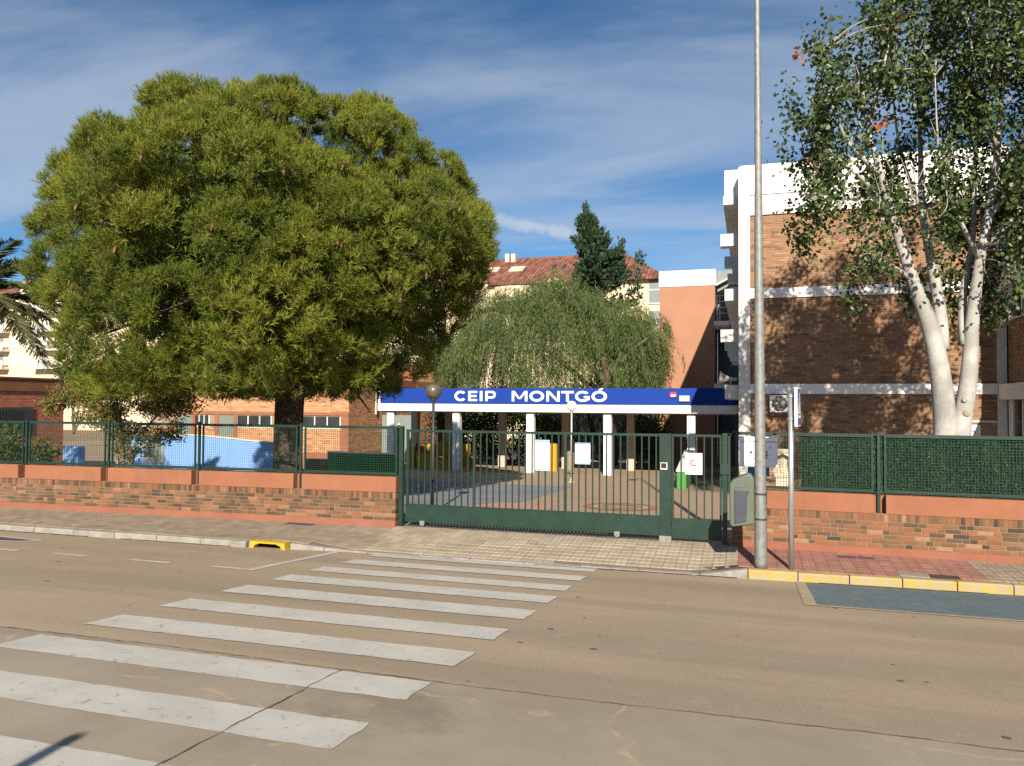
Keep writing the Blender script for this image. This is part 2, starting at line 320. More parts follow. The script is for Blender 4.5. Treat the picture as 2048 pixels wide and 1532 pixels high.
# bark and leaves
t = NT('pine_bark')
v = t.n.new('ShaderNodeTexVoronoi'); v.inputs['Scale'].default_value = 7; v.feature = 'DISTANCE_TO_EDGE'
mpn = t.n.new('ShaderNodeMapping'); mpn.inputs['Scale'].default_value = (1, 1, 0.35); _lk(t.t, t.pos(), mpn.inputs[0]); _lk(t.t, mpn.outputs[0], v.inputs['Vector'])
t.color(t.mix(t.rng(t.noise(9, 6), 0.3, 0.7), (0.045, 0.030, 0.021), (0.10, 0.068, 0.047)))
t.bump(t.math('ADD', t.math('MINIMUM', v.outputs['Distance'], 0.2), t.math('MULTIPLY', t.noise(22, 5), 0.12)), 1.0, 0.12); MAT['pine_bark'] = t.fin(0.95, 0.1)
MAT['twig'] = plain('twig', (0.12, 0.09, 0.065), 0.2, 8, 0.9, 0.15)
MAT['pale_twig'] = plain('pale_twig', (0.30, 0.265, 0.215), 0.2, 8, 0.85, 0.15)
t = NT('poplar_bark')
c = t.mix(t.rng(t.noise(2.2, 5), 0.35, 0.7), (0.27, 0.262, 0.24), (0.41, 0.40, 0.375))
ln = t.rng(t.noise(11, 6, 0.7, stretch=(0.35, 0.35, 2.6)), 0.655, 0.70, 0, 0.65); c = t.mix(ln, c, (0.10, 0.085, 0.07))
kn = t.rng(t.noise(1.9, 3, 0.5), 0.66, 0.74, 0, 0.75); c = t.mix(kn, c, (0.19, 0.15, 0.115)); c = t.mix(t.rng(t.noise(6, 6, 0.7, stretch=(1, 1, 0.3)), 0.50, 0.70, 0, 0.45), c, (0.24, 0.225, 0.20))
t.color(c); t.bump(t.noise(18, 6, 0.7), 0.4, 0.03); MAT['poplar_bark'] = t.fin(0.8, 0.2)
def leaf_mat(name, stops, transl=0.25, rough=0.55, spec=0.25):
    t = NT(name)
    c = t.ramp(t.attr(), stops); t.color(c); t.fin(rough, spec)
    tl = t.n.new('ShaderNodeBsdfTranslucent'); _lk(t.t, c, tl.inputs['Color'])
    mx = t.n.new('ShaderNodeMixShader'); mx.inputs[0].default_value = transl
    _lk(t.t, t.b.outputs[0], mx.inputs[1]); _lk(t.t, tl.outputs[0], mx.inputs[2]); _lk(t.t, mx.outputs[0], t.out.inputs['Surface'])
    return t.m
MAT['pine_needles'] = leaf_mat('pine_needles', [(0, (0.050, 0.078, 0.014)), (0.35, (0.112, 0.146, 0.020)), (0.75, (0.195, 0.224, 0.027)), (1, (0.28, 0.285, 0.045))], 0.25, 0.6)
MAT['poplar_leaves'] = leaf_mat('poplar_leaves', [(0, (0.028, 0.048, 0.018)), (0.5, (0.060, 0.095, 0.028)), (0.80, (0.105, 0.145, 0.040)), (0.86, (0.21, 0.225, 0.165)), (0.97, (0.27, 0.28, 0.21)), (1, (0.40, 0.13, 0.045))], 0.2, 0.6, 0.15)
MAT['pepper_leaves'] = leaf_mat('pepper_leaves', [(0, (0.048, 0.076, 0.026)), (0.5, (0.088, 0.128, 0.040)), (0.9, (0.140, 0.185, 0.050)), (1, (0.19, 0.13, 0.08))], 0.3, 0.6)
MAT['conifer_leaves'] = leaf_mat('conifer_leaves', [(0, (0.016, 0.034, 0.018)), (1, (0.048, 0.085, 0.036))], 0.15, 0.65)
MAT['dark_leaves'] = leaf_mat('dark_leaves', [(0, (0.025, 0.050, 0.016)), (1, (0.075, 0.120, 0.030))], 0.2, 0.5)
MAT['shrub_leaves'] = leaf_mat('shrub_leaves', [(0, (0.050, 0.070, 0.018)), (0.6, (0.115, 0.130, 0.030)), (0.8, (0.20, 0.165, 0.045)), (1, (0.32, 0.165, 0.06))], 0.25, 0.6)
MAT['palm_leaves'] = leaf_mat('palm_leaves', [(0, (0.022, 0.036, 0.014)), (0.6, (0.055, 0.075, 0.026)), (1, (0.15, 0.13, 0.06))], 0.15, 0.6, 0.15)
MAT['hedge_screen'] = leaf_mat('hedge_screen', [(0, (0.009, 0.032, 0.014)), (0.7, (0.024, 0.075, 0.032)), (1, (0.055, 0.135, 0.064))], 0.1, 0.5, 0.35)
MAT['cone_brown'] = plain('cone_brown', (0.16, 0.085, 0.05), 0.3, 20, 0.8, 0.2)

# ------------------------------------------------------------------ mesh helpers
def wloc(o):
    v = Vector((0, 0, 0))
    while o is not None: v += o.location; o = o.parent
    return v
class MB:
    def __init__(s): s.v = []; s.f = []; s.t = []; s.smooth = False
    def add(s, vs, fs, tone=0.5):
        b = len(s.v); s.v += [tuple(p) for p in vs]; s.f += [tuple(b + i for i in q) for q in fs]; s.t += [tone] * len(fs); return s
    def box(s, x0, x1, y0, y1, z0, z1, tone=0.5):
        return s.add([(x0, y0, z0), (x1, y0, z0), (x1, y1, z0), (x0, y1, z0), (x0, y0, z1), (x1, y0, z1), (x1, y1, z1), (x0, y1, z1)],
                     [(0, 3, 2, 1), (4, 5, 6, 7), (0, 1, 5, 4), (1, 2, 6, 5), (2, 3, 7, 6), (3, 0, 4, 7)], tone)
    def obox(s, fr, a0, a1, d0, d1, z0, z1, tone=0.5):      # box in a wall frame
        return s.add([fr(a, d, z) for z in (z0, z1) for a, d in ((a0, d0), (a1, d0), (a1, d1), (a0, d1))],
                     [(0, 3, 2, 1), (4, 5, 6, 7), (0, 1, 5, 4), (1, 2, 6, 5), (2, 3, 7, 6), (3, 0, 4, 7)], tone)
    def tube(s, pts, radii, n=10, tone=0.5, caps=True):
        pts = [Vector(p) for p in pts]; rings = []
        if isinstance(radii, (int, float)): radii = [radii] * len(pts)
        prev = None
        for i, p in enumerate(pts):
            d = (pts[min(i + 1, len(pts) - 1)] - pts[max(i - 1, 0)]).normalized()
            if prev is None: a = d.orthogonal().normalized()
            else: a = (prev - d * prev.dot(d)).normalized()
            prev = a; b = d.cross(a)
            rings.append([p + (a * math.cos(2 * math.pi * k / n) + b * math.sin(2 * math.pi * k / n)) * radii[i] for k in range(n)])
        vs = [q for r in rings for q in r]
        fs = [(i * n + k, i * n + (k + 1) % n, (i + 1) * n + (k + 1) % n, (i + 1) * n + k) for i in range(len(pts) - 1) for k in range(n)]
        if caps: fs += [tuple(range(n - 1, -1, -1)), tuple((len(pts) - 1) * n + k for k in range(n))]
        return s.add(vs, fs, tone)
    def lathe(s, c, prof, n=24, tone=0.5):
        vs = [(c[0] + r * math.cos(2 * math.pi * k / n), c[1] + r * math.sin(2 * math.pi * k / n), c[2] + z) for r, z in prof for k in range(n)]
        fs = [(i * n + k, i * n + (k + 1) % n, (i + 1) * n + (k + 1) % n, (i + 1) * n + k) for i in range(len(prof) - 1) for k in range(n)]
        return s.add(vs, fs, tone)
    def sphere(s, c, r, n=24, m=14, tone=0.5):
        return s.lathe(c, [(max(1e-4, r * math.sin(math.pi * i / m)), -r * math.cos(math.pi * i / m)) for i in range(m + 1)], n, tone)
    def prism(s, poly, y0, y1, tone=0.5):                   # polygon in XZ pushed along Y
        n = len(poly)
        return s.add([(x, y0, z) for x, z in poly] + [(x, y1, z) for x, z in poly],
                     [tuple(range(n)), tuple(range(2 * n - 1, n - 1, -1))] + [(i, i + n, (i + 1) % n + n, (i + 1) % n) for i in range(n)], tone)
    def zprism(s, poly, z0, z1, tone=0.5):
        n = len(poly)
        return s.add([(x, y, z0) for x, y in poly] + [(x, y, z1) for x, y in poly],
                     [tuple(range(n - 1, -1, -1)), tuple(range(n, 2 * n))] + [(i, (i + 1) % n, (i + 1) % n + n, i + n) for i in range(n)], tone)
    def build(s, name, mat, parent=None, smooth=False, kind=None):
        me = bpy.data.meshes.new(name)
        off = wloc(parent) if parent is not None else Vector((0, 0, 0))
        me.from_pydata([(x - off.x, y - off.y, z - off.z) for x, y, z in s.v], [], s.f)
        a = me.attributes.new('tone', 'FLOAT', 'FACE'); a.data.foreach_set('value', s.t)
        if smooth or s.smooth: me.polygons.foreach_set('use_smooth', [True] * len(me.polygons))
        me.materials.append(MAT[mat]); me.update()
        o = bpy.data.objects.new(name, me); COL.objects.link(o)
        if parent is not None: o.parent = parent
        if kind: o['kind'] = kind
        return o
def thing(name, label, cat, loc, group=None):
    o = bpy.data.objects.new(name, None); COL.objects.link(o); o.location = loc; o.empty_display_size = 0.1
    o['label'] = label; o['category'] = cat
    if group: o['group'] = group
    return o
def tag(o, label, cat, group=None, kind=None):
    o['label'] = label; o['category'] = cat
    if group: o['group'] = group
    if kind: o['kind'] = kind
    return o
def struct(o, label=None, cat=None):
    o['kind'] = 'structure'
    if label: o['label'] = label; o['category'] = cat
    return o
def inst(name, mesh, mat4, parent, kind=None):
    o = bpy.data.objects.new(name, mesh); COL.objects.link(o)
    o.parent = parent
    m = mat4.copy(); m.translation = m.translation - wloc(parent); o.matrix_local = m
    return o
def frame(p0, p1):
    """wall frame: a along the wall from p0 to p1, d depth away from the street, z up"""
    u = Vector((p1[0] - p0[0], p1[1] - p0[1])); L = u.length; u /= L; n = Vector((-u.y, u.x))
    def fr(a, d, z): return (p0[0] + u.x * a + n.x * d, p0[1] + u.y * a + n.y * d, z)
    fr.L = L; fr.ang = math.atan2(u.y, u.x); fr.u = u; fr.n = n; fr.p0 = p0
    return fr
def np_mesh(name, verts, faces_n, mat, parent, tones, kind='stuff', smooth=False):
    """verts (N*k,3) in order, faces of k vertices each"""
    off = np.array(wloc(parent)) if parent is not None else np.zeros(3)
    v = (verts - off).astype(np.float32); nf = len(v) // faces_n
    me = bpy.data.meshes.new(name)
    me.vertices.add(len(v)); me.vertices.foreach_set('co', v.ravel())
    me.loops.add(nf * faces_n); me.loops.foreach_set('vertex_index', np.arange(nf * faces_n, dtype=np.int32))
    me.polygons.add(nf); me.polygons.foreach_set('loop_start', np.arange(0, nf * faces_n, faces_n, dtype=np.int32))
    me.polygons.foreach_set('loop_total', np.full(nf, faces_n, dtype=np.int32))
    a = me.attributes.new('tone', 'FLOAT', 'FACE'); a.data.foreach_set('value', np.asarray(tones, dtype=np.float32))
    me.materials.append(MAT[mat]); me.update(calc_edges=True)
    o = bpy.data.objects.new(name, me); COL.objects.link(o)
    if parent is not None: o.parent = parent
    if kind: o['kind'] = kind
    return o
def unit(a): return a / np.maximum(np.linalg.norm(a, axis=-1, keepdims=True), 1e-9)
def rand_dirs(n): return unit(RNG.normal(size=(n, 3)))
def leaves(p, d, L, W, fold=0.0):
    """kite-shaped leaves at p along d; L, W arrays -> verts for quads"""
    sdir = unit(np.cross(d, rand_dirs(len(p)))); L = np.asarray(L)[:, None]; W = np.asarray(W)[:, None]
    mid = p + d * L * 0.45
    return np.stack([p, mid + sdir * W / 2, p + d * L, mid - sdir * W / 2], 1).reshape(-1, 3)
def needles(p, d, L, W):
    sdir = unit(np.cross(d, rand_dirs(len(p)))); L = np.asarray(L)[:, None]; W = np.asarray(W)[:, None]
    return np.stack([p + sdir * W / 2, p + d * L, p - sdir * W / 2], 1).reshape(-1, 3)

# ------------------------------------------------------------------ ground, road, kerb, pavement
def road_z(y): return 0.78 - 0.075 * y
m = MB(); prof = [(-400, 1.28), (-6.2, 1.28), (-6.0, 1.15), (12.6, -0.30), (14.45, -0.30), (14.62, -0.06), (62, -1.42), (600, -1.42)]
for (ya, za), (yb, zb) in zip(prof, prof[1:]): m.add([(-500, ya, za), (500, ya, za), (500, yb, zb), (-500, yb, zb)], [(0, 1, 2, 3)])
struct(m.build('ground', 'dirt'))
KX = [-60, -8.9, -7.2, 0, 3.8, 40]; KYS = [11.6, 12.2, 12.55, 12.72, 12.94, 13.9]
def ky(x): return float(np.interp(x, KX, KYS))
def hk(x): return float(np.interp(x, [-60, -8.05, -7.1, -0.75, -0.1, 40], [1, 0.75, 0, 0, 1, 1]))
def kerb_top(x): return road_z(ky(x)) + 0.015 + 0.125 * hk(x)
YB = 14.62
def pave_z(x, y):
    k = ky(x) + 0.14; f_ = min(1.0, max(0.0, (y - k) / (14.5 - k))); return kerb_top(x) * (1 - f_) + 0.0 * f_
m = MB(); m.add([(-60, -6.0, road_z(-6)), (40, -6.0, road_z(-6)), (40, 13.95, road_z(13.95)), (3.8, 13.0, road_z(13.0)), (-7.2, 12.62, road_z(12.62)), (-60, 12.3, road_z(12.3))], [(0, 1, 2, 3, 4, 5)])
road = struct(m.build('road', 'asphalt'))
# concrete strip with a ragged front edge
xs = np.arange(-40, 30, 0.25); jit = RNG.normal(0, 0.012, len(xs)); edge_y = 5.70 - 0.006 * xs + 0.03 * np.sin(xs * 0.9) + np.cumsum(jit) * 0.12
m = MB()
for i in range(len(xs) - 1):
    m.add([(xs[i], -6.0, road_z(-6.0) + .004), (xs[i + 1], -6.0, road_z(-6.0) + .004), (xs[i + 1], edge_y[i + 1], road_z(edge_y[i + 1]) + .004), (xs[i], edge_y[i], road_z(edge_y[i]) + .004)], [(0, 1, 2, 3)])
struct(m.build('concrete_strip', 'old_concrete'))
def ragged(pts, w0, w1, dz, name):
    mm = MB(); pv = None
    for (x, y) in pts:
        nxt = (random.uniform(w0, w1), random.uniform(w0, w1)); cur = (x, y, nxt)
        if pv:
            dx, dy = x - pv[0], y - pv[1]; l = math.hypot(dx, dy) or 1; nx, ny = -dy / l, dx / l
            a = [(pv[0] - nx * pv[2][0], pv[1] - ny * pv[2][0]), (x - nx * nxt[0], y - ny * nxt[0]), (x + nx * nxt[1], y + ny * nxt[1]), (pv[0] + nx * pv[2][1], pv[1] + ny * pv[2][1])]
            mm.add([(q[0], q[1], road_z(q[1]) + dz) for q in a], [(0, 1, 2, 3)])
        pv = cur
    return mm.build(name, 'crack_dirt', road)
ragged([(x, y + random.uniform(-.012, .012)) for x, y in zip(np.arange(-25, 15, 0.09), np.interp(np.arange(-25, 15, 0.09), xs, edge_y))], 0.000, 0.017, 0.0075, 'joint_crack')
ragged([(-3.22 + random.uniform(-.012, .012) + 0.02 * (5.7 - y), y) for y in np.arange(5.7, -3, -0.08)], 0.001, 0.009, 0.0125, 'joint_crack')
gx_ = np.arange(-20, 8, 0.11)
for x0_, x1_, w_ in ((-20, -12.5, .06), (-11.8, -9.2, .03), (-6.3, -4.9, .03), (-3.6, -0.2, .055), (0.9, 3.4, .05), (4.0, 7.5, .04)):
    ragged([(x, ky(x) - w_ * .45 + random.uniform(-.012, .012)) for x in gx_ if x0_ < x < x1_], 0.004, w_, 0.011, 'gutter_dirt')
# crossing stripes
SY = [(3.12, 3.62), (4.15, 4.64), (5.17, 5.66), (6.16, 6.67), (7.19, 7.70), (8.24, 8.79), (9.30, 9.81), (10.26, 10.72), (11.22, 11.71), (12.2, 12.58)]
def road_patch(name, poly, mat, dz, parent=road, wob=0.0):
    mm = MB(); out = []
    for i in range(len(poly)):
        a, b = poly[i], poly[(i + 1) % len(poly)]; n = max(1, int(math.hypot(b[0] - a[0], b[1] - a[1]) / 0.12)) if wob else 1
        for k in range(n):
            q = (a[0] + (b[0] - a[0]) * k / n, a[1] + (b[1] - a[1]) * k / n)
            out.append((q[0] + random.uniform(-wob, wob), q[1] + random.uniform(-wob, wob)))
    mm.add([(x, y, road_z(y) + dz) for x, y in out], [tuple(range(len(out)))])
    return mm.build(name, mat, parent)
for a, b in SY:
    road_patch('crossing_stripe', [(-6.38, a), (-2.40, a), (-2.40, b), (-6.38, b)], 'white_paint', 0.0095, wob=0.010)
for x0, x1 in ((-12.8, -11.73), (-11.01, -10.29), (-9.42, -8.64), (-7.87, -7.24)):
    road_patch('parking_dash', [(x0, 9.92), (x1, 9.90), (x1, 10.02), (x0, 10.04)], 'white_paint', 0.006, wob=0.004)
road_patch('parking_line', [(-7.24, 9.90), (-7.10, 9.90), (-7.08, 12.5), (-7.22, 12.5)], 'white_paint', 0.006, wob=0.004)
for poly in ([(-13.9, 11.40), (-12.62, 11.27), (-12.62, 11.17), (-13.9, 11.30)], [(-13.9, 10.62), (-12.72, 10.9), (-12.62, 11.17), (-12.74, 11.17), (-12.86, 10.97), (-13.9, 10.74)]):
    road_patch('bay_marking', poly, 'white_paint', 0.006, wob=0.003)
road_patch('bay_infill', [(-13.9, 10.78), (-12.92, 11.0), (-12.86, 11.16), (-13.9, 11.26)], 'purple_plate', 0.004)
road_patch('blue_bay', [(0.80, 10.78), (20, 10.95), (20, 13.3), (4, 13.02), (0.80, 12.84)], 'blue_paint', 0.005, wob=0.01)
road_patch('bay_border', [(0.66, 10.66), (20, 10.83), (20, 10.92), (0.82, 10.76), (0.80, 12.82), (0.66, 12.80)], 'tan_paint', 0.0075, wob=0.006)
# kerb stones
kerb = struct(bpy.data.objects.new('kerb', None)); COL.objects.link(kerb); kerb.location = (-7, 12.6, 0)
def kerb_stone(x0, x1, mat):
    mm = MB(); g = 0.008; a, b = x0 + g, x1 - g; jz = random.uniform(-.006, .006); jy = random.uniform(-.006, .006)
    v = []
    for x in (a, b):
        k = ky(x) + jy; z = kerb_top(x) + jz
        v += [(x, k, -0.4), (x, k + 0.004, z - 0.022), (x, k + 0.022, z), (x, k + 0.14, z), (x, k + 0.14, -0.4)]
    mm.add(v, [(0, 5, 6, 1), (1, 6, 7, 2), (2, 7, 8, 3), (3, 8, 9, 4), (0, 1, 2, 3, 4), (9, 8, 7, 6, 5)])
    return mm.build('kerb_stone', mat, kerb)
x = -40.0; kerb_stone(-60, -22.9, 'kerb_grey')
x = -22.9
while x < -8.95: kerb_stone(x, x + 1.0, 'kerb_grey'); x += 1.0
for a, b in ((-8.08, -7.45), (-7.45, -6.6)): kerb_stone(a, b, 'kerb_grey')
x = -6.6
while x < -0.8: kerb_stone(x, x + 0.97, 'kerb_grey'); x += 0.97
kerb_stone(-0.78, -0.04, 'kerb_grey')
x = -0.04
while x < 8: kerb_stone(x, x + 0.74, 'kerb_yellow'); x += 0.74
kerb_stone(x, 40, 'kerb_yellow')
# yellow gully inlet in the kerb
dr = thing('drain_inlet', 'yellow painted kerb drain with a dark arched mouth', 'drain', (-8.49, 12.3, -0.15))
x0, x1 = -8.88, -8.10; k0, zt, zb = ky(-8.5) - 0.03, kerb_top(-8.5) + 0.012, road_z(12.2) - 0.03
arch = [(x0 + 0.10, zb), (x0 + 0.12, zb + 0.075), (x0 + 0.22, zb + 0.115), (x1 - 0.2, zb + 0.115), (x1 - 0.1, zb + 0.075), (x1 - 0.08, zb)]
m = MB(); m.prism([(x0, zb), *arch[:2], arch[2], (x0 + 0.22, zt), (x0 + 0.02, zt)], k0, k0 + 0.2)
m.prism([arch[2], arch[3], (x1 - 0.2, zt), (x0 + 0.22, zt)], k0 + .001, k0 + 0.2)
m.prism([arch[3], arch[4], arch[5], (x1, zb), (x1 - 0.02, zt), (x1 - 0.2, zt)], k0, k0 + 0.2)
m.build('surround', 'drain_yellow', dr)
m = MB(); m.box(x0 + 0.05, x1 - 0.05, k0 + 0.16, k0 + 0.19, zb - 0.1, zt - 0.03); m.build('mouth', 'black_void', dr)
# pavement bed and tiles
m = MB(); gx = list(np.arange(-60, -24, 4)) + list(np.arange(-24, 12, 0.5)) + [20, 40]
for xa, xb in zip(gx, gx[1:]):
    for fa, fb in ((0, 1 / 3), (1 / 3, 2 / 3), (2 / 3, 1)):
        q = []
        for x_, f_ in ((xa, fa), (xb, fa), (xb, fb), (xa, fb)):
            y0 = ky(x_) + 0.13; y_ = y0 + (15.3 - y0) * f_ if f_ else y0; q.append((x_, y_, pave_z(x_, y_) - 0.014))
        m.add(q, [(0, 1, 2, 3)])
pavement = struct(m.build('pavement', 'tile_bed'))
T = 0.2
tile_mesh = {}
def get_tile(mat, k):
    if (mat, k) not in tile_mesh:
        mm = MB(); h = T / 2 - 0.003; mm.box(-h, h, -h, h, -0.02, 0.0, [0, 0.35, 0.65, 1][k])
        o = mm.build('tile', mat); me = o.data; bpy.data.objects.remove(o); tile_mesh[(mat, k)] = me
    return tile_mesh[(mat, k)]
def tile_kind(x, y):
    if x < -7.0 + 0.15 * (14.5 - y): return 'tile_tan'
    if x < -0.22 + 0.06 * (14.4 - y): return 'tile_pale'
    if x < 3.4: return 'tile_red'
    return 'tile_tan'
cells = []
for i in range(int(-18 / T), int(8 / T)):
    for j in range(0, 14):
        x, y = (i + 0.5) * T, 14.98 - (j + 0.5) * T
        if y - T / 2 < ky(x) + 0.135: continue
        if y > 14.5 and not (-6.95 < x < -0.45): continue
        cells.append((x, y))
cam_key = lambda c: math.hypot(c[0], c[1]) if (c[0] / c[1] < 0.31) else 1e3
cells.sort(key=cam_key)
bulk = {}
for n_, (x, y) in enumerate(cells):
    mat = tile_kind(x, y); dz = random.uniform(-.0015, .0015); k = random.choice((0, 1, 1, 2, 2, 3))
    if n_ < 300:
        sx_ = (pave_z(x + .1, y) - pave_z(x - .1, y)) / .2; sy_ = (pave_z(x, y + .1) - pave_z(x, y - .1)) / .2
        mm4 = Matrix(((1, 0, 0, x), (0, 1, 0, y), (sx_, sy_, 1, pave_z(x, y) + dz), (0, 0, 0, 1)))
        inst('tile', get_tile(mat, k), mm4, pavement)
    else:
        h = T / 2 - 0.003; b = bulk.setdefault(mat, MB())
        q = [(x + a * h, y + c_ * h) for a, c_ in ((-1, -1), (1, -1), (1, 1), (-1, 1))]
        v = [(p[0], p[1], pave_z(*p) + dz) for p in q]; b.add(v + [(p[0], p[1], p[2] - .02) for p in v], [(0, 1, 2, 3), (0, 4, 5, 1), (1, 5, 6, 2), (2, 6, 7, 3), (3, 7, 4, 0)], [0, 0.35, 0.65, 1][k])
for mat, b in bulk.items(): b.build('tiles', mat, pavement, kind='stuff')
# utility covers let into the pavement
def cover(x0, x1, y0, y1, mat, label):
    mm = MB(); xm, ym = (x0 + x1) / 2, (y0 + y1) / 2
    v = [(x, y, pave_z(x, y) + 0.005) for x, y in ((x0, y0), (x1, y0), (x1, y1), (x0, y1))]
    mm.add(v + [(a, b, c_ - 0.03) for a, b, c_ in v], [(0, 1, 2, 3), (0, 4, 5, 1), (1, 5, 6, 2), (2, 6, 7, 3), (3, 7, 4, 0)])
    return tag(mm.build('utility_cover', mat), label, 'cover', 'utility covers in the pavement')
cover(-9.35, -8.70, 14.08, 14.30, 'purple_plate', 'dull purple cover plate in the pavement below the left brick wall')
cover(-0.60, -0.18, 12.93, 13.10, 'dark_plate', 'brown metal cover plate just left of the tall lamp pole')
cover(1.42, 1.70, 14.12, 14.28, 'purple_plate', 'purple stained cover plate on the red tiles, left half of the pair')
cover(1.73, 1.98, 14.12, 14.28, 'purple_plate', 'purple stained cover plate on the red tiles, right half of the pair')
cover(2.62, 3.02, 13.10, 13.30, 'dark_plate', 'dark brown metal cover plate beside the yellow kerb')
cover(2.18, 2.60, 13.10, 13.30, 'grey_plate', 'plain grey concrete plate beside the yellow kerb')

# ------------------------------------------------------------------ bricks
brick_cache = {}
def brick_mesh(mat, L, H, D, k):
    key = (mat, round(L, 3), round(H, 3), k)
    if key not in brick_cache:
        mm = MB(); c_ = 0.004; h = L / 2; z = H / 2
        v = [(-h, c_, -z), (h, c_, -z), (h, c_, z), (-h, c_, z), (-h + c_, 0, -z + c_), (h - c_, 0, -z + c_), (h - c_, 0, z - c_), (-h + c_, 0, z - c_), (-h, D, -z), (h, D, -z), (h, D, z), (-h, D, z)]
        mm.add(v, [(4, 5, 6, 7), (0, 1, 5, 4), (1, 2, 6, 5), (2, 3, 7, 6), (3, 0, 4, 7), (0, 8, 9, 1), (1, 9, 10, 2), (2, 10, 11, 3), (3, 11, 8, 0)], k / 11)
        o = mm.build('brick', mat); brick_cache[key] = o.data; bpy.data.objects.remove(o)
    return brick_cache[key]
def lay_bricks(fr, a0, a1, z0, nrows, pitch, mat, bond='mixed', L=0.24, gap=0.01, holes=()):
    out = []
    for r in range(nrows):
        z = z0 + (r + 0.5) * pitch; a = a0; first = True
        while a < a1 - 0.03:
            if bond == 'mixed': l = random.choice((L, L, 0.115)) if not first else random.choice((L, 0.115, 0.18))
            elif bond == 'soldier': l = 0.068
            else: l = L if not (first and r % 2) else L / 2
            l = min(l, a1 - a); first = False
            if a1 - a - l < 0.05: l = a1 - a
            ok = not any(h0 - .02 < a + l / 2 < h1 + .02 and b0 - .01 < z < b1 + .01 for h0, h1, b0, b1 in holes)
            if ok: out.append((a + l / 2, z, l - gap, pitch - gap))
            a += l
    return out
def place_bricks(fr, bricks, mat, parent, limit, depth=0.08, key=None, tone=None):
    tone = tone or (lambda: random.choice((0, 1, 2, 3, 3, 4, 5, 5, 6, 6, 7, 7, 8, 8, 9, 9, 11)))
    if key: bricks = sorted(bricks, key=key)
    bulk = MB()
    for i, (a, z, l, h) in enumerate(bricks):
        k = tone(); d = random.uniform(-.003, .003)
        if i < limit:
            x, y, zz = fr(a, d, z); m4 = Matrix.Translation((x, y, zz)) @ Matrix.Rotation(fr.ang, 4, 'Z')
            inst('brick', brick_mesh(mat, l, h, depth, k), m4, parent)
        else:
            P_ = lambda aa, dd, zz: fr(aa, dd, zz)
            v = [P_(a - l / 2, d, z - h / 2), P_(a + l / 2, d, z - h / 2), P_(a + l / 2, d, z + h / 2), P_(a - l / 2, d, z + h / 2),
                 P_(a - l / 2, d + depth, z - h / 2), P_(a + l / 2, d + depth, z - h / 2), P_(a + l / 2, d + depth, z + h / 2), P_(a - l / 2, d + depth, z + h / 2)]
            bulk.add(v, [(0, 1, 2, 3), (0, 4, 5, 1), (1, 5, 6, 2), (2, 6, 7, 3), (3, 7, 4, 0)], k / 11)
    if bulk.v: bulk.build('brickwork', mat, parent, kind='stuff')

# ------------------------------------------------------------------ street walls and fences
def street_wall(label, p0, p1, posts, vis0, vis1, tones):
    fr = frame(p0, p1); L = fr.L; x, y, _ = fr(L / 2, 0.15, 0)
    w = thing('brick_wall', label, 'wall', (x, y, 0))
    MB().obox(fr, 0, L, -0.022, 0.30, -0.35, 0.118).build('plinth', 'plinth_render', w)
    MB().obox(fr, 0.008, L - 0.008, 0.009, 0.29, 0.10, 0.70).build('mortar_core', 'mortar', w)
    bs = lay_bricks(fr, 0, L, 0.122, 6, 0.0745, 'brick_street')
    so = lay_bricks(fr, 0, L, 0.569, 1, 0.132, 'brick_street', 'soldier')
    so = [(a, z, 0.062, h) for a, z, l, h in so]
    place_bricks(fr, bs + so, 'brick_street', w, 300, 0.281, key=lambda b: 0 if vis0 < b[0] < vis1 else 1, tone=lambda: random.choice(tones))
    gapw = 0.10
    edges = [0.0] + [q for p in posts if 0.1 < p < L - 0.1 for q in (p - gapw, p + gapw)] + [L]
    for a, b in zip(edges[::2], edges[1::2]):
        mm = MB(); c_ = 0.012
        v = [fr(s, d, z) for s in (a, b) for d, z in ((-0.006, 0.703), (-0.006, 1.02 - c_), (c_ - .006, 1.02), (0.295, 1.02), (0.295, 0.703))]
        mm.add(v, [(0, 5, 6, 1), (1, 6, 7, 2), (2, 7, 8, 3), (3, 8, 9, 4), (0, 1, 2, 3, 4), (9, 8, 7, 6, 5), (4, 9, 5, 0)])
        mm.build('coping', 'orange_render', w)
    for p in posts:
        if 0.1 < p < L - 0.1: MB().obox(fr, p - gapw, p + gapw, 0.17, 0.294, 0.703, 1.018).build('post_recess', 'orange_render', w)
    return fr, w
lx = lambda X: (X + 22.0) * math.hypot(15.02, 0.60) / 15.02
postsL = [lx(X) for X in (-21.4, -19.0, -16.58, -14.21, -11.78, -9.24)]
frL, wallL = street_wall('long low brick wall with orange coping left of the gate', (-22.0, 13.90), (-6.98, 14.50), postsL, lx(-17.2), lx(-6.98), (0, 1, 2, 3, 3, 4, 4, 5, 5, 6, 6, 7, 7, 8, 8, 10))
rx = lambda X: X + 0.33
postsR = [rx(2.12), rx(4.6), rx(7.0)]
frR, wallR = street_wall('low brick wall with orange coping right of the gate', (-0.33, 14.62), (9.0, 14.32), postsR, -1, rx(4.6), (0, 2, 3, 4, 5, 6, 6, 7, 7, 8, 8, 9, 9, 9, 11))
def wire_mesh(mm, fr, a0, a1, z0, z1, d, step=0.05, w=0.0021):
    a = a0 + step
    while a < a1 - 0.01: mm.obox(fr, a - w, a + w, d - w, d + w, z0, z1); a += step
    z = z0 + step
    while z < z1 - 0.01: mm.obox(fr, a0, a1, d + w, d + 3 * w, z - w, z + w); z += step
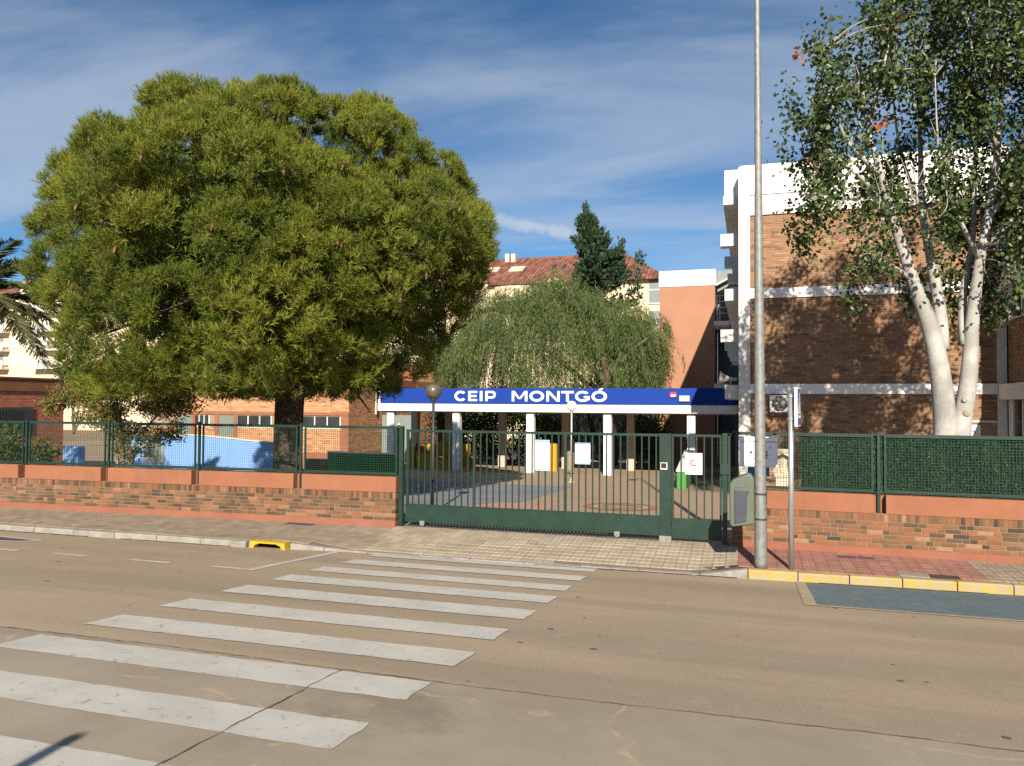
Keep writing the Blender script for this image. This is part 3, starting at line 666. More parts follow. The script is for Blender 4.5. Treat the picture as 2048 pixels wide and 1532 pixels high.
def fence(label, fr, posts, ends, group):
    x, y, _ = fr(fr.L / 2, 0.15, 1.0)
    f = thing('wire_fence', label, 'fence', (x, y, 1.02), group)
    for p in posts:
        MB().obox(fr, p - 0.024, p + 0.024, 0.10, 0.148, 0.702, 2.10).build('post', 'green_metal', f)
    allp = [ends[0]] + posts + [ends[1]]
    for i, (a, b) in enumerate(zip(allp, allp[1:])):
        a += 0.085; b -= 0.085
        if b - a < 0.2: continue
        mm = MB(); mm.obox(fr, a, a + .034, .105, .14, 1.062, 2.04).obox(fr, b - .034, b, .105, .14, 1.062, 2.04)
        mm.obox(fr, a + .035, b - .035, .105, .14, 1.062, 1.10).obox(fr, a + .035, b - .035, .105, .14, 2.005, 2.04)
        pf = mm.build('panel_frame', 'green_metal', f)
        mm = MB(); wire_mesh(mm, fr, a + .03, b - .03, 1.08, 2.02, .122); mm.build('wire_mesh', 'green_wire', f)
    # continuous top and bottom rails bridging the posts
    for z0, z1 in ((1.045, 1.061), (2.041, 2.062)):
        MB().obox(fr, allp[0] + .02, allp[-1] - .02, .112, .136, z0, z1).build('rail', 'green_metal', f)
    return f
fenceL = fence('see-through green wire fence on the left brick wall', frL, postsL, (0.0, frL.L + 0.06), 'green fences on the street walls')
fenceR = fence('green wire fence backed by an artificial hedge right of the gate', frR, postsR, (-0.02, frR.L), 'green fences on the street walls')
# leafy plastic screen hung behind the right fence
scr = thing('hedge_screen', 'dark green artificial hedge screen tied behind the right fence', 'hedge screen', (*frR(5, 0.2, 0)[:2], 1.04))
n = 46000; a = RNG.uniform(rx(0.86), rx(9.0), n); a[: n // 5 * 4] = RNG.uniform(rx(0.86), rx(4.6), n // 5 * 4); z = RNG.uniform(1.03, 2.035, n)
d = 0.165 + RNG.uniform(-0.022, 0.02, n) + 0.012 * np.sin(a * 40)
base = np.stack([frR.p0[0] + frR.u.x * a + frR.n.x * d, frR.p0[1] + frR.u.y * a + frR.n.y * d, z], 1)
dv = unit(np.stack([RNG.normal(0, .35, n), RNG.normal(-.25, .3, n), RNG.normal(-.7, .5, n)], 1))
LL = np.minimum(RNG.uniform(.03, .075, n), 0.2); LL = np.where((base[:, 2] + dv[:, 2] * LL) > 2.04, 0.02, LL)
np_mesh('blades', needles(base, dv, LL, RNG.uniform(.006, .012, n)), 3, 'hedge_screen', scr, np.clip(RNG.beta(2, 2.4, n) + 0.15 * np.sin(a * 7 + z * 2), 0, 1))
mm = MB().obox(frR, rx(0.86), rx(9.0), 0.19, 0.198, 1.035, 2.03, 0.0); mm.build('backing', 'hedge_screen', scr)

# ------------------------------------------------------------------ gate
GY = 14.70
g = thing('sliding_gate', 'wide dark green barred sliding gate across the school entrance', 'gate', (-4.2, GY, 0))
MB().box(-6.84, -1.64, GY - .02, GY + .02, 1.952, 2.0).build('top_rail', 'green_metal', g)
bp = MB().box(-6.84, -1.64, GY - .025, GY + .025, 0.135, 0.44).build('bottom_panel', 'green_metal', g)
MB().box(-6.84, -1.64, GY - .034, GY + .034, 0.095, 0.134).build('bottom_flange', 'green_metal', bp)
MB().box(-6.84, -1.64, GY - .03, GY + .03, 0.441, 0.462).build('top_flange', 'green_metal', bp)
MB().box(-6.835, -6.78, GY - .018, GY + .018, 0.463, 1.951).build('end_stile', 'green_metal', g)
bar_me = MB().box(-.0125, .0125, -.0125, .0125, 0, 1.488).build('bar', 'green_metal'); bar_thin = bar_me.data; bpy.data.objects.remove(bar_me)
bar_me = MB().box(-.026, .026, -.018, .018, 0, 1.488).build('bar', 'green_metal'); bar_thick = bar_me.data; bpy.data.objects.remove(bar_me)
xb = -6.69
while xb < -1.68:
    thick = abs(xb + 5.34) < .06 or abs(xb + 3.45) < .06
    inst('bar', bar_thick if thick else bar_thin, Matrix.Translation((xb, GY, 0.463)), g); xb += 0.135
for xw in (-6.46, -2.43):
    mm = MB(); mm.tube([(xw, GY - .045, .075), (xw, GY - .02, .075)], .052, 16); mm.tube([(xw, GY - .055, .075), (xw, GY - .046, .075)], .02, 10); mm.box(xw - .05, xw + .05, GY - .042, GY - .022, .078, .13); mm.build('wheel', 'galvanised', g)
rk = MB().box(-.0175, .0175, -.012, .012, 0, .033).build('rack_tooth', 'dark_steel'); rkm = rk.data; bpy.data.objects.remove(rk)
for k in range(53): inst('rack_tooth', rkm, Matrix.Translation((-6.28 + .07 * k, GY, .0615)), g)
tag(MB().box(-7.0, -1.6, GY - .03, GY + .03, -0.03, 0.014).build('gate_track', 'dark_steel'), 'dark steel floor track below the sliding gate', 'track')
# bearing posts at the left end
gp = thing('gate_post', 'slim green twin posts where the sliding gate meets the left wall', 'post', (-6.95, GY, 0))
MB().box(-6.97, -6.885, GY - .09, GY - .005, -.03, 2.07).build('post', 'green_metal', gp)
mm = MB(); mm.tube([(-7.045, GY + .05, 1.0), (-7.045, GY + .05, 2.09)], .03, 10); mm.build('round_post', 'green_metal', gp)
mm = MB(); mm.box(-7.06, -6.9, GY + .0, GY + .03, 2.005, 2.03); mm.build('bracket', 'green_metal', gp)
for zb in (2.09,): mm = MB(); mm.tube([(-7.045, GY + .05, zb), (-7.045, GY + .05, zb + .035)], [.034, .02], 10); mm.build('cap', 'light_steel', gp)
# wide post with the entry phone, walk-through gate, hinge post
wp = thing('gate_pillar', 'wide flat green metal post between the sliding gate and the walk-through gate', 'post', (-1.52, GY, 0))
MB().box(-1.63, -1.415, GY - .06, GY + .06, -.03, 2.005).build('column', 'green_metal', wp)
MB().box(-1.632, -1.413, GY - .064, GY + .064, -.03, 0.10).build('foot', 'grey_plate', wp)
ic = thing('entry_phone', 'small steel keypad entry phone on the wide green post', 'entry phone', (-1.545, GY - .062, 1.40))
MB().box(-1.61, -1.48, GY - .082, GY - .0605, 1.335, 1.47).build('plate', 'light_steel', ic)
MB().box(-1.595, -1.50, GY - .086, GY - .0825, 1.365, 1.455).build('keypad', 'black_print', ic)
pg = thing('walk_gate', 'narrow dark green barred walk-through gate beside the litter bin', 'gate', (-0.95, GY, 0))
MB().box(-1.405, -.505, GY - .02, GY + .02, 1.955, 2.0).build('top_rail', 'green_metal', pg)
MB().box(-1.405, -.505, GY - .02, GY + .02, 0.06, 0.43).build('bottom_panel', 'green_metal', pg)
MB().box(-1.405, -1.37, GY - .02, GY + .02, 0.431, 1.954).build('stile', 'green_metal', pg)
MB().box(-.54, -.505, GY - .02, GY + .02, 0.431, 1.954).build('stile', 'green_metal', pg)
ped_me = MB().box(-.0125, .0125, -.0125, .0125, 0, 1.521).build('bar', 'green_metal'); pm = ped_me.data; bpy.data.objects.remove(ped_me)
for k in range(5): inst('bar', pm, Matrix.Translation((-1.235 + .14 * k, GY, .432)), pg)
hp = thing('gate_post', 'dark green lock post between the walk-through gate and the right wall', 'post', (-0.42, GY, 0))
MB().box(-.49, -.405, GY - .05, GY + .05, -.05, 2.03).build('post', 'green_metal', hp)
MB().box(-.395, -.35, GY - .02, GY + .03, .95, 2.03).build('side_bar', 'green_metal', hp)
MB().box(-.53, -.37, GY - .075, GY - .052, 1.28, 1.48).build('lock_box', 'green_metal', hp)
MB().box(-.404, -.33, GY - .02, GY + .02, 1.985, 2.02).build('bracket', 'green_metal', hp)
# notices tied to the gate bars
def notice(name, label, x0, x1, z0, z1, y, bands, marks):
    o = thing(name, label, 'notice', ((x0 + x1) / 2, y, z0), 'notices on the gate')
    MB().box(x0, x1, y - .004, y, z0, z1).build('sheet', 'paper', o)
    for a, b, mt in bands: MB().box(x0 + .001, x1 - .001, y - .0062, y - .0042, a, b).build('printed_band', mt, o)
    mm = MB()
    for (a, b, c_, d_) in marks: mm.box(x0 + a, x0 + b, y - .0062, y - .0042, z0 + c_, z0 + d_)
    mm.build('printed_text', 'grey_print', o)
    return o
yN = GY - .036
mk = []
for r in range(9):
    zz = .07 + r * .053; mk.append((.045, .045 + random.uniform(.025, .05), zz, zz + random.uniform(.006, .018)))
    mk.append((.13, .13 + random.uniform(.05, .12), zz, zz + .005))
notice('notice', 'tall white notice with pale blue bands on the sliding gate', -4.05, -3.76, 1.24, 1.84, yN, [(1.795, 1.835, 'cyan_print'), (1.248, 1.275, 'cyan_print')], mk)
mk = [(.06, .085, .21, .232), (.13, .165, .213, .228), (.13, .16, .29, .298), (.2, .225, .2, .215), (.06, .08, .12, .135), (.2, .23, .12, .13)]
notice('notice', 'square white notice with blue edges on the sliding gate', -3.25, -2.95, 1.39, 1.80, yN, [(1.77, 1.795, 'blue_print'), (1.395, 1.415, 'cyan_print')], mk)
o = notice('notice', 'white notice with a red round emblem on the walk-through gate', -1.16, -.85, 1.26, 1.655, yN, [], [(.1, .22, .06, .066)])
mm = MB(); cx0, cz0 = -1.005, 1.475
for k in range(14):
    a0_, a1_ = math.radians(60 + k * 19), math.radians(60 + (k + 1) * 19)
    mm.add([(cx0 + r * math.cos(a_), yN - .0055, cz0 + r * math.sin(a_)) for a_, r in ((a0_, .04), (a0_, .066), (a1_, .066), (a1_, .04))], [(0, 1, 2, 3)])
mm.box(cx0 - .01, cx0 + .045, yN - .0062, yN - .0048, cz0 + .005, cz0 + .025); mm.build('emblem', 'red_print', o)
mm = MB()
for q, mt in (((-.045, .02), 'cyan_print'), ((.0, .05), 'cyan_print')): mm.add([(cx0 + q[0], yN - .0055, 1.60), (cx0 + q[0] + .02, yN - .0055, 1.60), (cx0 + q[1] + .02, yN - .0055, 1.625), (cx0 + q[1], yN - .0055, 1.625)], [(0, 1, 2, 3)])
mm.build('ribbon_mark', 'cyan_print', o)

# ------------------------------------------------------------------ street furniture by the gate
px_, py_ = 0.155, 12.99
lp = thing('lamp_pole', 'tall tapering galvanised lamp pole at the kerb by the gate', 'lamp post', (px_, py_, pave_z(px_, py_)))
mm = MB(); hs = [-.05, 0.05, 1, 3, 5, 7, 9, 10.2]; mm.tube([(px_ - 0.004 * h, py_, h) for h in hs], [.098, .097, .092, .080, .068, .054, .041, .034], 24); mm.build('shaft', 'galvanised', lp, True)
mm = MB(); mm.tube([(px_ - .04, py_, 10.15), (px_ - .04, py_ - .5, 10.4), (px_ - .04, py_ - 1.4, 10.5)], .03, 10); mm.build('arm', 'galvanised', lp, True)
mm = MB(); mm.box(px_ - .16, px_ + .08, py_ - 2.0, py_ - 1.35, 10.44, 10.56); mm.build('luminaire', 'light_steel', lp)
mm = MB(); mm.tube([(px_, py_, 1.12), (px_, py_, 1.15)], .0955, 20); mm.tube([(px_, py_, .72), (px_, py_, .75)], .0965, 20); mm.build('band_clamp', 'dark_steel', lp)
# litter bin hung on the pole
bn = thing('litter_bin', 'grey-green plastic litter bin hung on the galvanised lamp pole', 'litter bin', (-0.13, 13.0, 0.6))
x0, x1, y0, y1 = -0.32, 0.05, 12.86, 13.14
prof_ = [(x0 + .03, .60), (x1 - .0, .66), (x1 + .01, 1.36), (x1 - .03, 1.44), (x1 - .10, 1.455), (x0 + .06, 1.36), (x0, 1.29), (x0 + .0, .66)]
mm = MB(); mm.prism(prof_, y0, y1); body = mm.build('body', 'bin_green', bn)
bv = body.modifiers.new('bevel', 'BEVEL'); bv.width = 0.025; bv.segments = 3; bv.limit_method = 'ANGLE'
mm = MB(); mm.prism([(x0 + .075, .655), (x0 + .255, .70), (x0 + .265, 1.08), (x0 + .30, 1.20), (x0 + .07, 1.20)], y0 - .018, y0 + .02); fp = mm.build('front_panel', 'bin_grey', bn)
bv = fp.modifiers.new('bevel', 'BEVEL'); bv.width = 0.012; bv.segments = 2
mm = MB(); mm.prism([(x0 + .07, 1.235), (x1 - .09, 1.245), (x1 - .10, 1.335), (x1 - .16, 1.35)], y0 - .006, y0 + .03); mm.build('hood_fold', 'bin_green', bn)
mm = MB(); mm.box(x1 - .02, px_ - .06, 12.95, 13.03, .76, .80); mm.box(x1 - .02, px_ - .06, 12.95, 13.03, 1.16, 1.20); mm.build('bracket', 'dark_steel', bn)
# crossing sign seen almost edge on
sx0, sy0 = 0.615, 12.99
sg = thing('crossing_sign', 'blue pedestrian crossing sign seen edge-on on an aluminium post', 'road sign', (sx0, sy0, pave_z(sx0, sy0)))
mm = MB(); mm.tube([(sx0, sy0, -.05), (sx0, sy0, 2.74)], .0425, 18); mm.build('post', 'aluminium', sg, True)
ang = math.radians(80.5); ux, uy = math.cos(ang), math.sin(ang); nx_, ny_ = uy, -ux     # plate runs away from the street, face to the right
o0 = (sx0 + .045, sy0 - .16)
def SP(s, d, z): return (o0[0] + ux * s + nx_ * d, o0[1] + uy * s + ny_ * d, z)
def sbox(mm, s0, s1, d0, d1, z0, z1): mm.add([SP(s, d, z) for z in (z0, z1) for s, d in ((s0, d0), (s1, d0), (s1, d1), (s0, d1))], [(0, 3, 2, 1), (4, 5, 6, 7), (0, 1, 5, 4), (1, 2, 6, 5), (2, 3, 7, 6), (3, 0, 4, 7)])
pl = MB(); sbox(pl, 0, .46, 0, .042, 2.52, 2.84); sbox(pl, .004, .46, .001, .043, 2.22, 2.519); plate = pl.build('plate', 'white_plastic', sg)
fc = MB(); sbox(fc, .03, .43, .0435, .0465, 2.40, 2.815); sbox(fc, .03, .43, .0435, .0465, 2.24, 2.35); fc.build('blue_face', 'sign_blue', plate)
tr_ = MB(); tr_.add([SP(.07, .048, 2.42), SP(.39, .048, 2.42), SP(.23, .048, 2.78)], [(0, 1, 2)]); tr_.build('white_triangle', 'letter_white', plate)
pe = MB()
for q in ([(.20, 2.44), (.225, 2.44), (.245, 2.55), (.225, 2.56)], [(.26, 2.44), (.285, 2.44), (.25, 2.56), (.23, 2.55)], [(.21, 2.555), (.26, 2.555), (.26, 2.65), (.215, 2.65)], [(.222, 2.66), (.25, 2.66), (.25, 2.695), (.222, 2.695)]):
    pe.add([SP(s, .0495, z) for s, z in q], [(0, 1, 2, 3)])
pe.build('walking_figure', 'black_print', plate)
cl = MB(); cl.tube([(sx0, sy0, 2.32), (sx0, sy0, 2.36)], .05, 16); cl.tube([(sx0, sy0, 2.68), (sx0, sy0, 2.72)], .05, 16); cl.build('clamp', 'aluminium', sg)
# white box on the fence
wb = thing('wall_box', 'white plastic collection box with red marks fixed to the fence behind the pole', 'box', (0.14, 14.45, 1.44))
bx0, bx1, by0, by1 = -.19, .46, 14.40, 14.66
o = MB().box(bx0, bx1, by0, by1, 1.45, 1.90).build('body', 'white_plastic', wb); b_ = o.modifiers.new('bevel', 'BEVEL'); b_.width = .03; b_.segments = 4
o = MB().box(bx0 - .012, bx1 + .012, by0 - .012, by1, 1.905, 1.985).build('lid', 'white_plastic', wb); b_ = o.modifiers.new('bevel', 'BEVEL'); b_.width = .02; b_.segments = 3
mm = MB()
for cx1 in (-.045, .335):
    pts = [(cx1 + .014 * math.cos(k * .7854), by0 - .003, 1.80 + .014 * math.sin(k * .7854)) for k in range(8)]; mm.add(pts, [tuple(range(8))])
mm.box(-.02, .32, by0 - .004, by0 - .002, 1.60, 1.608); mm.build('red_mark', 'red_print', wb)
mm = MB(); mm.box(-.01, .03, by0 - .004, by0 - .002, 1.69, 1.73); mm.box(.0, .02, by0 - .004, by0 - .002, 1.65, 1.655); mm.box(.25, .285, by0 - .004, by0 - .002, 1.70, 1.735); mm.box(.25, .29, by0 - .004, by0 - .002, 1.655, 1.685); mm.box(.26, .28, by0 - .004, by0 - .002, 1.62, 1.645)
mm.build('printed_mark', 'black_print', wb)
tag(MB().box(-.05, .33, 14.86, 14.98, 1.25, 1.46).build('blue_crate', 'blue_print'), 'blue crate edge showing below the white box behind the fence', 'crate')
# cream stone pier behind the fence
pr = thing('stone_pier', 'cream stone pier with stepped mouldings behind the wire fence', 'pier', (0.66, 15.6, 0))
mm = MB(); mm.box(.46, .72, 15.45, 15.75, 0, 1.2); mm.build('base', 'cream_stone', pr)
mm = MB(); mm.box(.43, .75, 15.42, 15.78, 1.201, 1.27); mm.build('moulding', 'cream_stone', pr)
mm = MB(); mm.lathe((.585, 15.6, 1.271), [(.2, 0), (.2, .01), (.13, .1), (.12, .36), (.15, .4), (.16, .44), (0.001, .44)], 4); o = mm.build('shaft', 'cream_stone', pr)
# post standing on the near pavement behind the viewer: only its shadow falls into view
bo = thing('street_post', 'slim post whose shadow falls on the nearest crossing stripe', 'post', (-2.75, -1.32, 0.85))
mm = MB(); mm.tube([(-2.77, -1.27, .8), (-2.77, -1.27, 3.30)], .045, 14); mm.build('shaft', 'dark_steel', bo); mm = MB(); mm.tube([(-2.77, -1.27, 3.301), (-2.77, -1.27, 3.33)], .05, 14); mm.build('cap', 'dark_steel', bo)

# ------------------------------------------------------------------ school yard (falls gently away from the street)
def yz(y): return -0.029 * (min(y, 60.0) - 14.7)
m = MB(); m.add([(-60, 14.64, 0.0), (60, 14.64, 0.0), (60, 60, yz(60)), (-60, 60, yz(60))], [(0, 1, 2, 3)])
yard = struct(m.build('school_yard', 'yard_paving'))
def yard_patch(name, poly, mat, dz): return MB().add([(x, y, yz(y) + dz) for x, y in poly], [tuple(range(len(poly)))]).build(name, mat, yard)
yard_patch('painted_court', [(-24, 16.55), (-7.3, 16.55), (-6.0, 20.85), (-5.9, 26.4), (-24, 26.4)], 'court_grey', .004)
yard_patch('pink_strip', [(-7.3, 18.2), (-4.8, 18.2), (-5.0, 20.1), (-6.6, 20.1)], 'pink_paving', .006)
for k, mt in enumerate(('mark_red', 'mark_yellow', 'mark_blue')):
    for (cx1, cy1, r) in ((-3.3, 20.4, 1.0), (-4.1, 17.8, .9)):
        rr0 = r * (1 - .26 * k); pts = [(cx1 + rr0 * math.cos(a_ * math.pi / 10), cy1 + rr0 * math.sin(a_ * math.pi / 10)) for a_ in range(20)]
        inn = [(cx1 + rr0 * .82 * math.cos(a_ * math.pi / 10), cy1 + rr0 * .82 * math.sin(a_ * math.pi / 10)) for a_ in range(20)]
        mm = MB()
        for a_ in range(20):
            b2 = (a_ + 1) % 20; mm.add([(x, y, yz(y) + .008) for x, y in (pts[a_], pts[b2], inn[b2], inn[a_])], [(0, 1, 2, 3)])
        mm.build('game_marking', mt, yard)
# blue and green play walls
bw = thing('play_wall', 'long light blue low wall with a sloping top behind the left fence', 'wall', (-21.8, 26.9, -.36))
mm = MB(); mm.prism([(-25.5, -.5), (-18.05, -.5), (-18.05, .845), (-21.3, 1.08), (-22.3, 1.125), (-25.5, 1.05)], 26.9, 27.15); mm.build('panel', 'blue_wall', bw)
mm = MB(); mm.prism([(-25.52, 1.052), (-22.3, 1.127), (-21.3, 1.082), (-18.03, .847), (-18.03, .89), (-21.3, 1.125), (-22.3, 1.17), (-25.52, 1.095)], 26.87, 27.18); mm.build('cap', 'cream_stone', bw)
mm = MB(); mm.box(-24.65, -23.75, 26.83, 26.885, -.05, .80); nb = mm.build('board_frame', 'light_steel', bw)
mm = MB(); mm.box(-24.58, -23.82, 26.815, 26.829, .02, .73); mm.build('board', 'door_grey', nb)
gw = thing('play_wall', 'bright green low wall beside the pine trunk', 'wall', (-14.5, 26.5, -.35))
mm = MB(); mm.zprism([(-15.86, 26.8), (-15.2, 26.35), (-12.55, 26.45), (-12.55, 26.8), (-15.1, 26.75), (-15.6, 27.1)], -.5, .587); mm.build('panel', 'green_wall', gw)
mm = MB(); mm.zprism([(-15.89, 26.8), (-15.21, 26.32), (-12.52, 26.42), (-12.52, 26.83), (-15.1, 26.78), (-15.6, 27.14)], .588, .63); mm.build('cap', 'cream_stone', gw)
tag(MB().box(-18.0, -16.0, 28.7, 29.0, -.55, .15).build('low_wall', 'orange_render'), 'short orange wall stub between the blue and green walls', 'wall')
gb = thing('play_bench', 'green block bench with a sloping grey top seen through the gate', 'bench', (-2.26, 27.4, -.37))
mm = MB(); mm.add([(-2.42, 27.1, -.5), (-2.11, 27.1, -.5), (-2.11, 30.8, -.6), (-2.42, 30.8, -.6), (-2.42, 27.1, .24), (-2.11, 27.1, .24), (-2.11, 30.8, .72), (-2.42, 30.8, .72)], [(0, 3, 2, 1), (0, 1, 5, 4), (1, 2, 6, 5), (2, 3, 7, 6), (3, 0, 4, 7), (4, 5, 6, 7)]); mm.build('block', 'green_wall', gb)
mm = MB(); mm.add([(x, y, z + dz) for dz in (.002, .05) for x, y, z in ((-2.45, 27.07, .24), (-2.08, 27.07, .24), (-2.08, 30.8, .725), (-2.45, 30.8, .725))], [(0, 3, 2, 1), (4, 5, 6, 7), (0, 1, 5, 4), (1, 2, 6, 5), (2, 3, 7, 6), (3, 0, 4, 7)]); mm.build('seat', 'grey_concrete', gb)
yw = thing('play_ramp', 'yellow play ramp with low side walls under the canopy', 'ramp', (-14.4, 34, -.56))
MB().box(-15.6, -15.3, 33.6, 35.5, -.62, .45).build('side_wall', 'yellow_wall', yw)
MB().box(-15.25, -13.1, 35.2, 35.5, -.62, .55).build('back_wall', 'yellow_wall', yw)
mm = MB(); mm.prism([(-15.25, -.6), (-12.7, -.6), (-15.25, .23)], 33.8, 35.1); mm.build('ramp', 'yellow_wall', yw)
mm = MB(); mm.box(-15.25, -13.1, 33.84, 33.88, .60, .635); mm.box(-15.25, -15.2, 33.84, 33.88, .3, .6); mm.box(-13.15, -13.1, 33.84, 33.88, -.6, .6); mm.build('handrail', 'dark_steel', yw)
# globe lamps
def globe_lamp(label, x, y, z, r, mg, mp_):
    zb = yz(y); l = thing('globe_lamp', label, 'lamp', (x, y, zb), 'globe lamps in the yard')
    mm = MB(); mm.tube([(x, y, zb), (x, y, z - r * 1.02)], .034, 12); mm.build('pole', mp_, l, True)
    mm = MB(); mm.lathe((x, y, z - r - .05), [(.033, 0), (.055, .01), (.075, .05), (.075, .075), (.03, .09)], 16); mm.build('collar', mp_, l)
    mm = MB(); mm.sphere((x, y, z), r); mm.build('globe', mg, l, True)
    mm = MB(); mm.lathe((x, y, zb), [(.12, 0.0), (.12, .02), (.05, .03), (.035, .2)], 14); mm.build('foot', mp_, l)
globe_lamp('dark smoked globe lamp on a thin pole at the left end of the blue sign', -7.22, 17.0, 2.83, .195, 'globe_smoke', 'dark_steel')
globe_lamp('white globe lamp on a pale pole in front of the blue sign', -6.41, 28.3, 2.47, .192, 'globe_white', 'light_steel')
tag(MB().lathe((-8.75, 34.8, -.6), [(.19, 0), (.2, .02), (.2, 1.24), (.17, 1.28), (.12, 1.3), (0.001, 1.3)], 16).build('yard_bin', 'yellow_wall'), 'yellow drum bin behind the middle canopy column', 'bin')
tag(MB().lathe((-8.35, 36.6, -.64), [(.18, 0), (.19, .6), (.19, 1.2), (.23, 1.21), (.23, 1.45), (.12, 1.55), (0.001, 1.55)], 14).build('yard_bin', 'fan_brown'), 'brown bin with a domed lid in the shade under the canopy', 'bin')

# ------------------------------------------------------------------ entrance canopy with the school name
CYF = 33.0
cn = thing('entrance_canopy', 'white flat-roofed entrance canopy with a blue band naming the school', 'canopy', (-8.6, 35.5, -.55))
MB().box(-16.85, -0.50, CYF + .02, 38.0, 2.19, 3.15).build('roof_slab', 'white_wall', cn)
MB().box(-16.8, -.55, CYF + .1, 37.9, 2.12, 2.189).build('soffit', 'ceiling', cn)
MB().box(-16.86, -.49, CYF - .01, CYF + .019, 2.175, 2.525).build('white_band', 'white_wall', cn)
bb = MB().box(-16.72, -.485, CYF - .045, CYF + .019, 2.527, 3.23).build('blue_band', 'blue_fascia', cn)
col_me = MB().box(-.165, .165, -.165, .165, -.65, 2.12).build('column', 'white_wall'); cm_ = col_me.data; bpy.data.objects.remove(col_me)
for X in (-16.3, -12.97, -9.42, -5.93, -2.38): inst('column', cm_, Matrix.Translation((X, CYF + .35, 0)), cn)
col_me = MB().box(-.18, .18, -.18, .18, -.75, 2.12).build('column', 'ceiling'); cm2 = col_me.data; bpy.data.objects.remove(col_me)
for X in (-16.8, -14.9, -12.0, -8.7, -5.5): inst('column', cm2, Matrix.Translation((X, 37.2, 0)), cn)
# lettering
def ring(mm, cx1, cz1, rx1, rz1, wx_, wz_, a0_, a1_, y0, y1, n=26):
    for k in range(n):
        s, e = math.radians(a0_ + (a1_ - a0_) * k / n), math.radians(a0_ + (a1_ - a0_) * (k + 1) / n)
        q = [(cx1 + (rx1 - i * wx_) * math.cos(a_), cz1 + (rz1 - i * wz_) * math.sin(a_)) for a_, i in ((s, 1), (s, 0), (e, 0), (e, 1))]
        mm.add([(x, y0, z) for x, z in q] + [(x, y1, z) for x, z in q], [(0, 3, 2, 1), (0, 1, 5, 4), (2, 3, 7, 6), (1, 2, 6, 5), (3, 0, 4, 7)])
H, ST = 0.46, 0.098
Z0 = 2.645; YL0, YL1 = CYF - .062, CYF - .046
def letter(ch, x, w):
    mm = MB(); H2 = H / 2; B = lambda a, b, c_, d_, e=0: mm.box(x + a, x + b, YL0 - e, YL1, Z0 + c_, Z0 + d_)
    Pq = lambda pts, e=0: mm.prism([(x + a, Z0 + b) for a, b in pts], YL0 - e, YL1)
    if ch == 'C': ring(mm, x + w * .54, Z0 + H2, w * .54, H2 + .007, .12, ST, 42, 318, YL0, YL1)
    elif ch in 'OÓ':
        ring(mm, x + w / 2, Z0 + H2, w / 2, H2 + .007, .125, ST, 0, 360, YL0, YL1, 36)
        if ch == 'Ó': Pq([(w * .45, H + .03), (w * .62, H + .03), (w * .78, H + .115), (w * .56, H + .115)])
    elif ch == 'G':
        ring(mm, x + w * .52, Z0 + H2, w * .52, H2 + .007, .12, ST, 42, 335, YL0, YL1); B(w - .12, w, .07, H2 + .012, .002); B(w * .60, w - .121, H2 - .07, H2 + .012, .002)
    elif ch == 'E':
        B(0, .118, 0, H); B(.119, w, 0, .09); B(.119, w * .93, H2 - .043, H2 + .043); B(.119, w, H - .09, H)
    elif ch == 'I': B(0, w, 0, H)
    elif ch == 'P':
        B(0, .118, 0, H); B(.119, w - .168, H - .09, H); B(.119, w - .168, .125, .215); ring(mm, x + w - .168, Z0 + .2925, .168, .1675, .118, .09, -90, 90, YL0, YL1, 16)
    elif ch == 'M':
        B(0, .11, 0, H); B(w - .11, w, 0, H); Pq([(.02, H), (w / 2 - .06, .108), (w / 2 + .036, .108), (.13, H)], .002); Pq([(w - .13, H), (w / 2 - .036, .108), (w / 2 + .06, .108), (w - .02, H)], .0035)
    elif ch == 'N': B(0, .11, 0, H); B(w - .11, w, 0, H); Pq([(.0, H), (w - .138, 0), (w, 0), (.138, H)], .002)
    elif ch == 'T': B(0, w, H - .095, H); B(w / 2 - .06, w / 2 + .06, 0, H - .096)
    mm.build('letter', 'letter_white', bb)
x = -12.95
for ch, w, gp_ in (('C', .55, .12), ('E', .43, .13), ('I', .12, .14), ('P', .50, 0)): letter(ch, x, w); x += w + gp_
x = -10.2
for ch, w, gp_ in (('M', .72, .10), ('O', .67, .11), ('N', .60, .07), ('T', .56, .06), ('G', .65, .08), ('Ó', .67, 0)): letter(ch, x, w); x += w + gp_
al = thing('alarm_box', 'small red and white alarm box on the blue band', 'alarm', (-3.1, CYF - .05, 2.85))
MB().box(-3.23, -2.96, CYF - .12, CYF - .046, 2.85, 3.07).build('case', 'red_print', al); MB().box(-3.19, -3.0, CYF - .126, CYF - .1205, 2.87, 2.97).build('label_plate', 'paper', al)
fl = thing('floodlight', 'flat cream floodlight box on the blue band', 'light', (-2.63, CYF - .05, 2.68))
MB().box(-2.84, -2.42, CYF - .14, CYF - .046, 2.68, 2.92).build('case', 'light_steel', fl); MB().box(-2.81, -2.45, CYF - .145, CYF - .141, 2.71, 2.89).build('lens', 'cream_stone', fl)

# ------------------------------------------------------------------ main school building
SB = 25.5
sb = thing('school_building', 'three-storey brick school building with white concrete frame on the right', 'building', (3.4, SB, 0))
MB().box(-.30, 7.0, SB + .045, 42, -.7, 9.6).build('wall_core', 'mortar_dark', sb)
frS = frame((0, SB + .035), (6.85, SB + .035))
bricks = []
for z0, z1 in ((.0, 2.90), (3.22, 5.92), (6.24, 8.57)):
    nr = int((z1 - z0) / .0735); p_ = (z1 - z0) / nr
    bricks += lay_bricks(frS, 0, 6.85, z0, nr, p_, 'brick_school', 'running', .25, .011, holes=[(5.85, 6.85, 0, 2.10)])
place_bricks(frS, bricks, 'brick_school', sb, 300, .05, key=lambda b: abs(b[1] - 7.4) + (0 if b[0] < 3.2 else 2), tone=lambda: random.choice((0, 1, 2, 3, 4, 4, 5, 5, 6, 6, 7, 7, 8, 9, 11)))
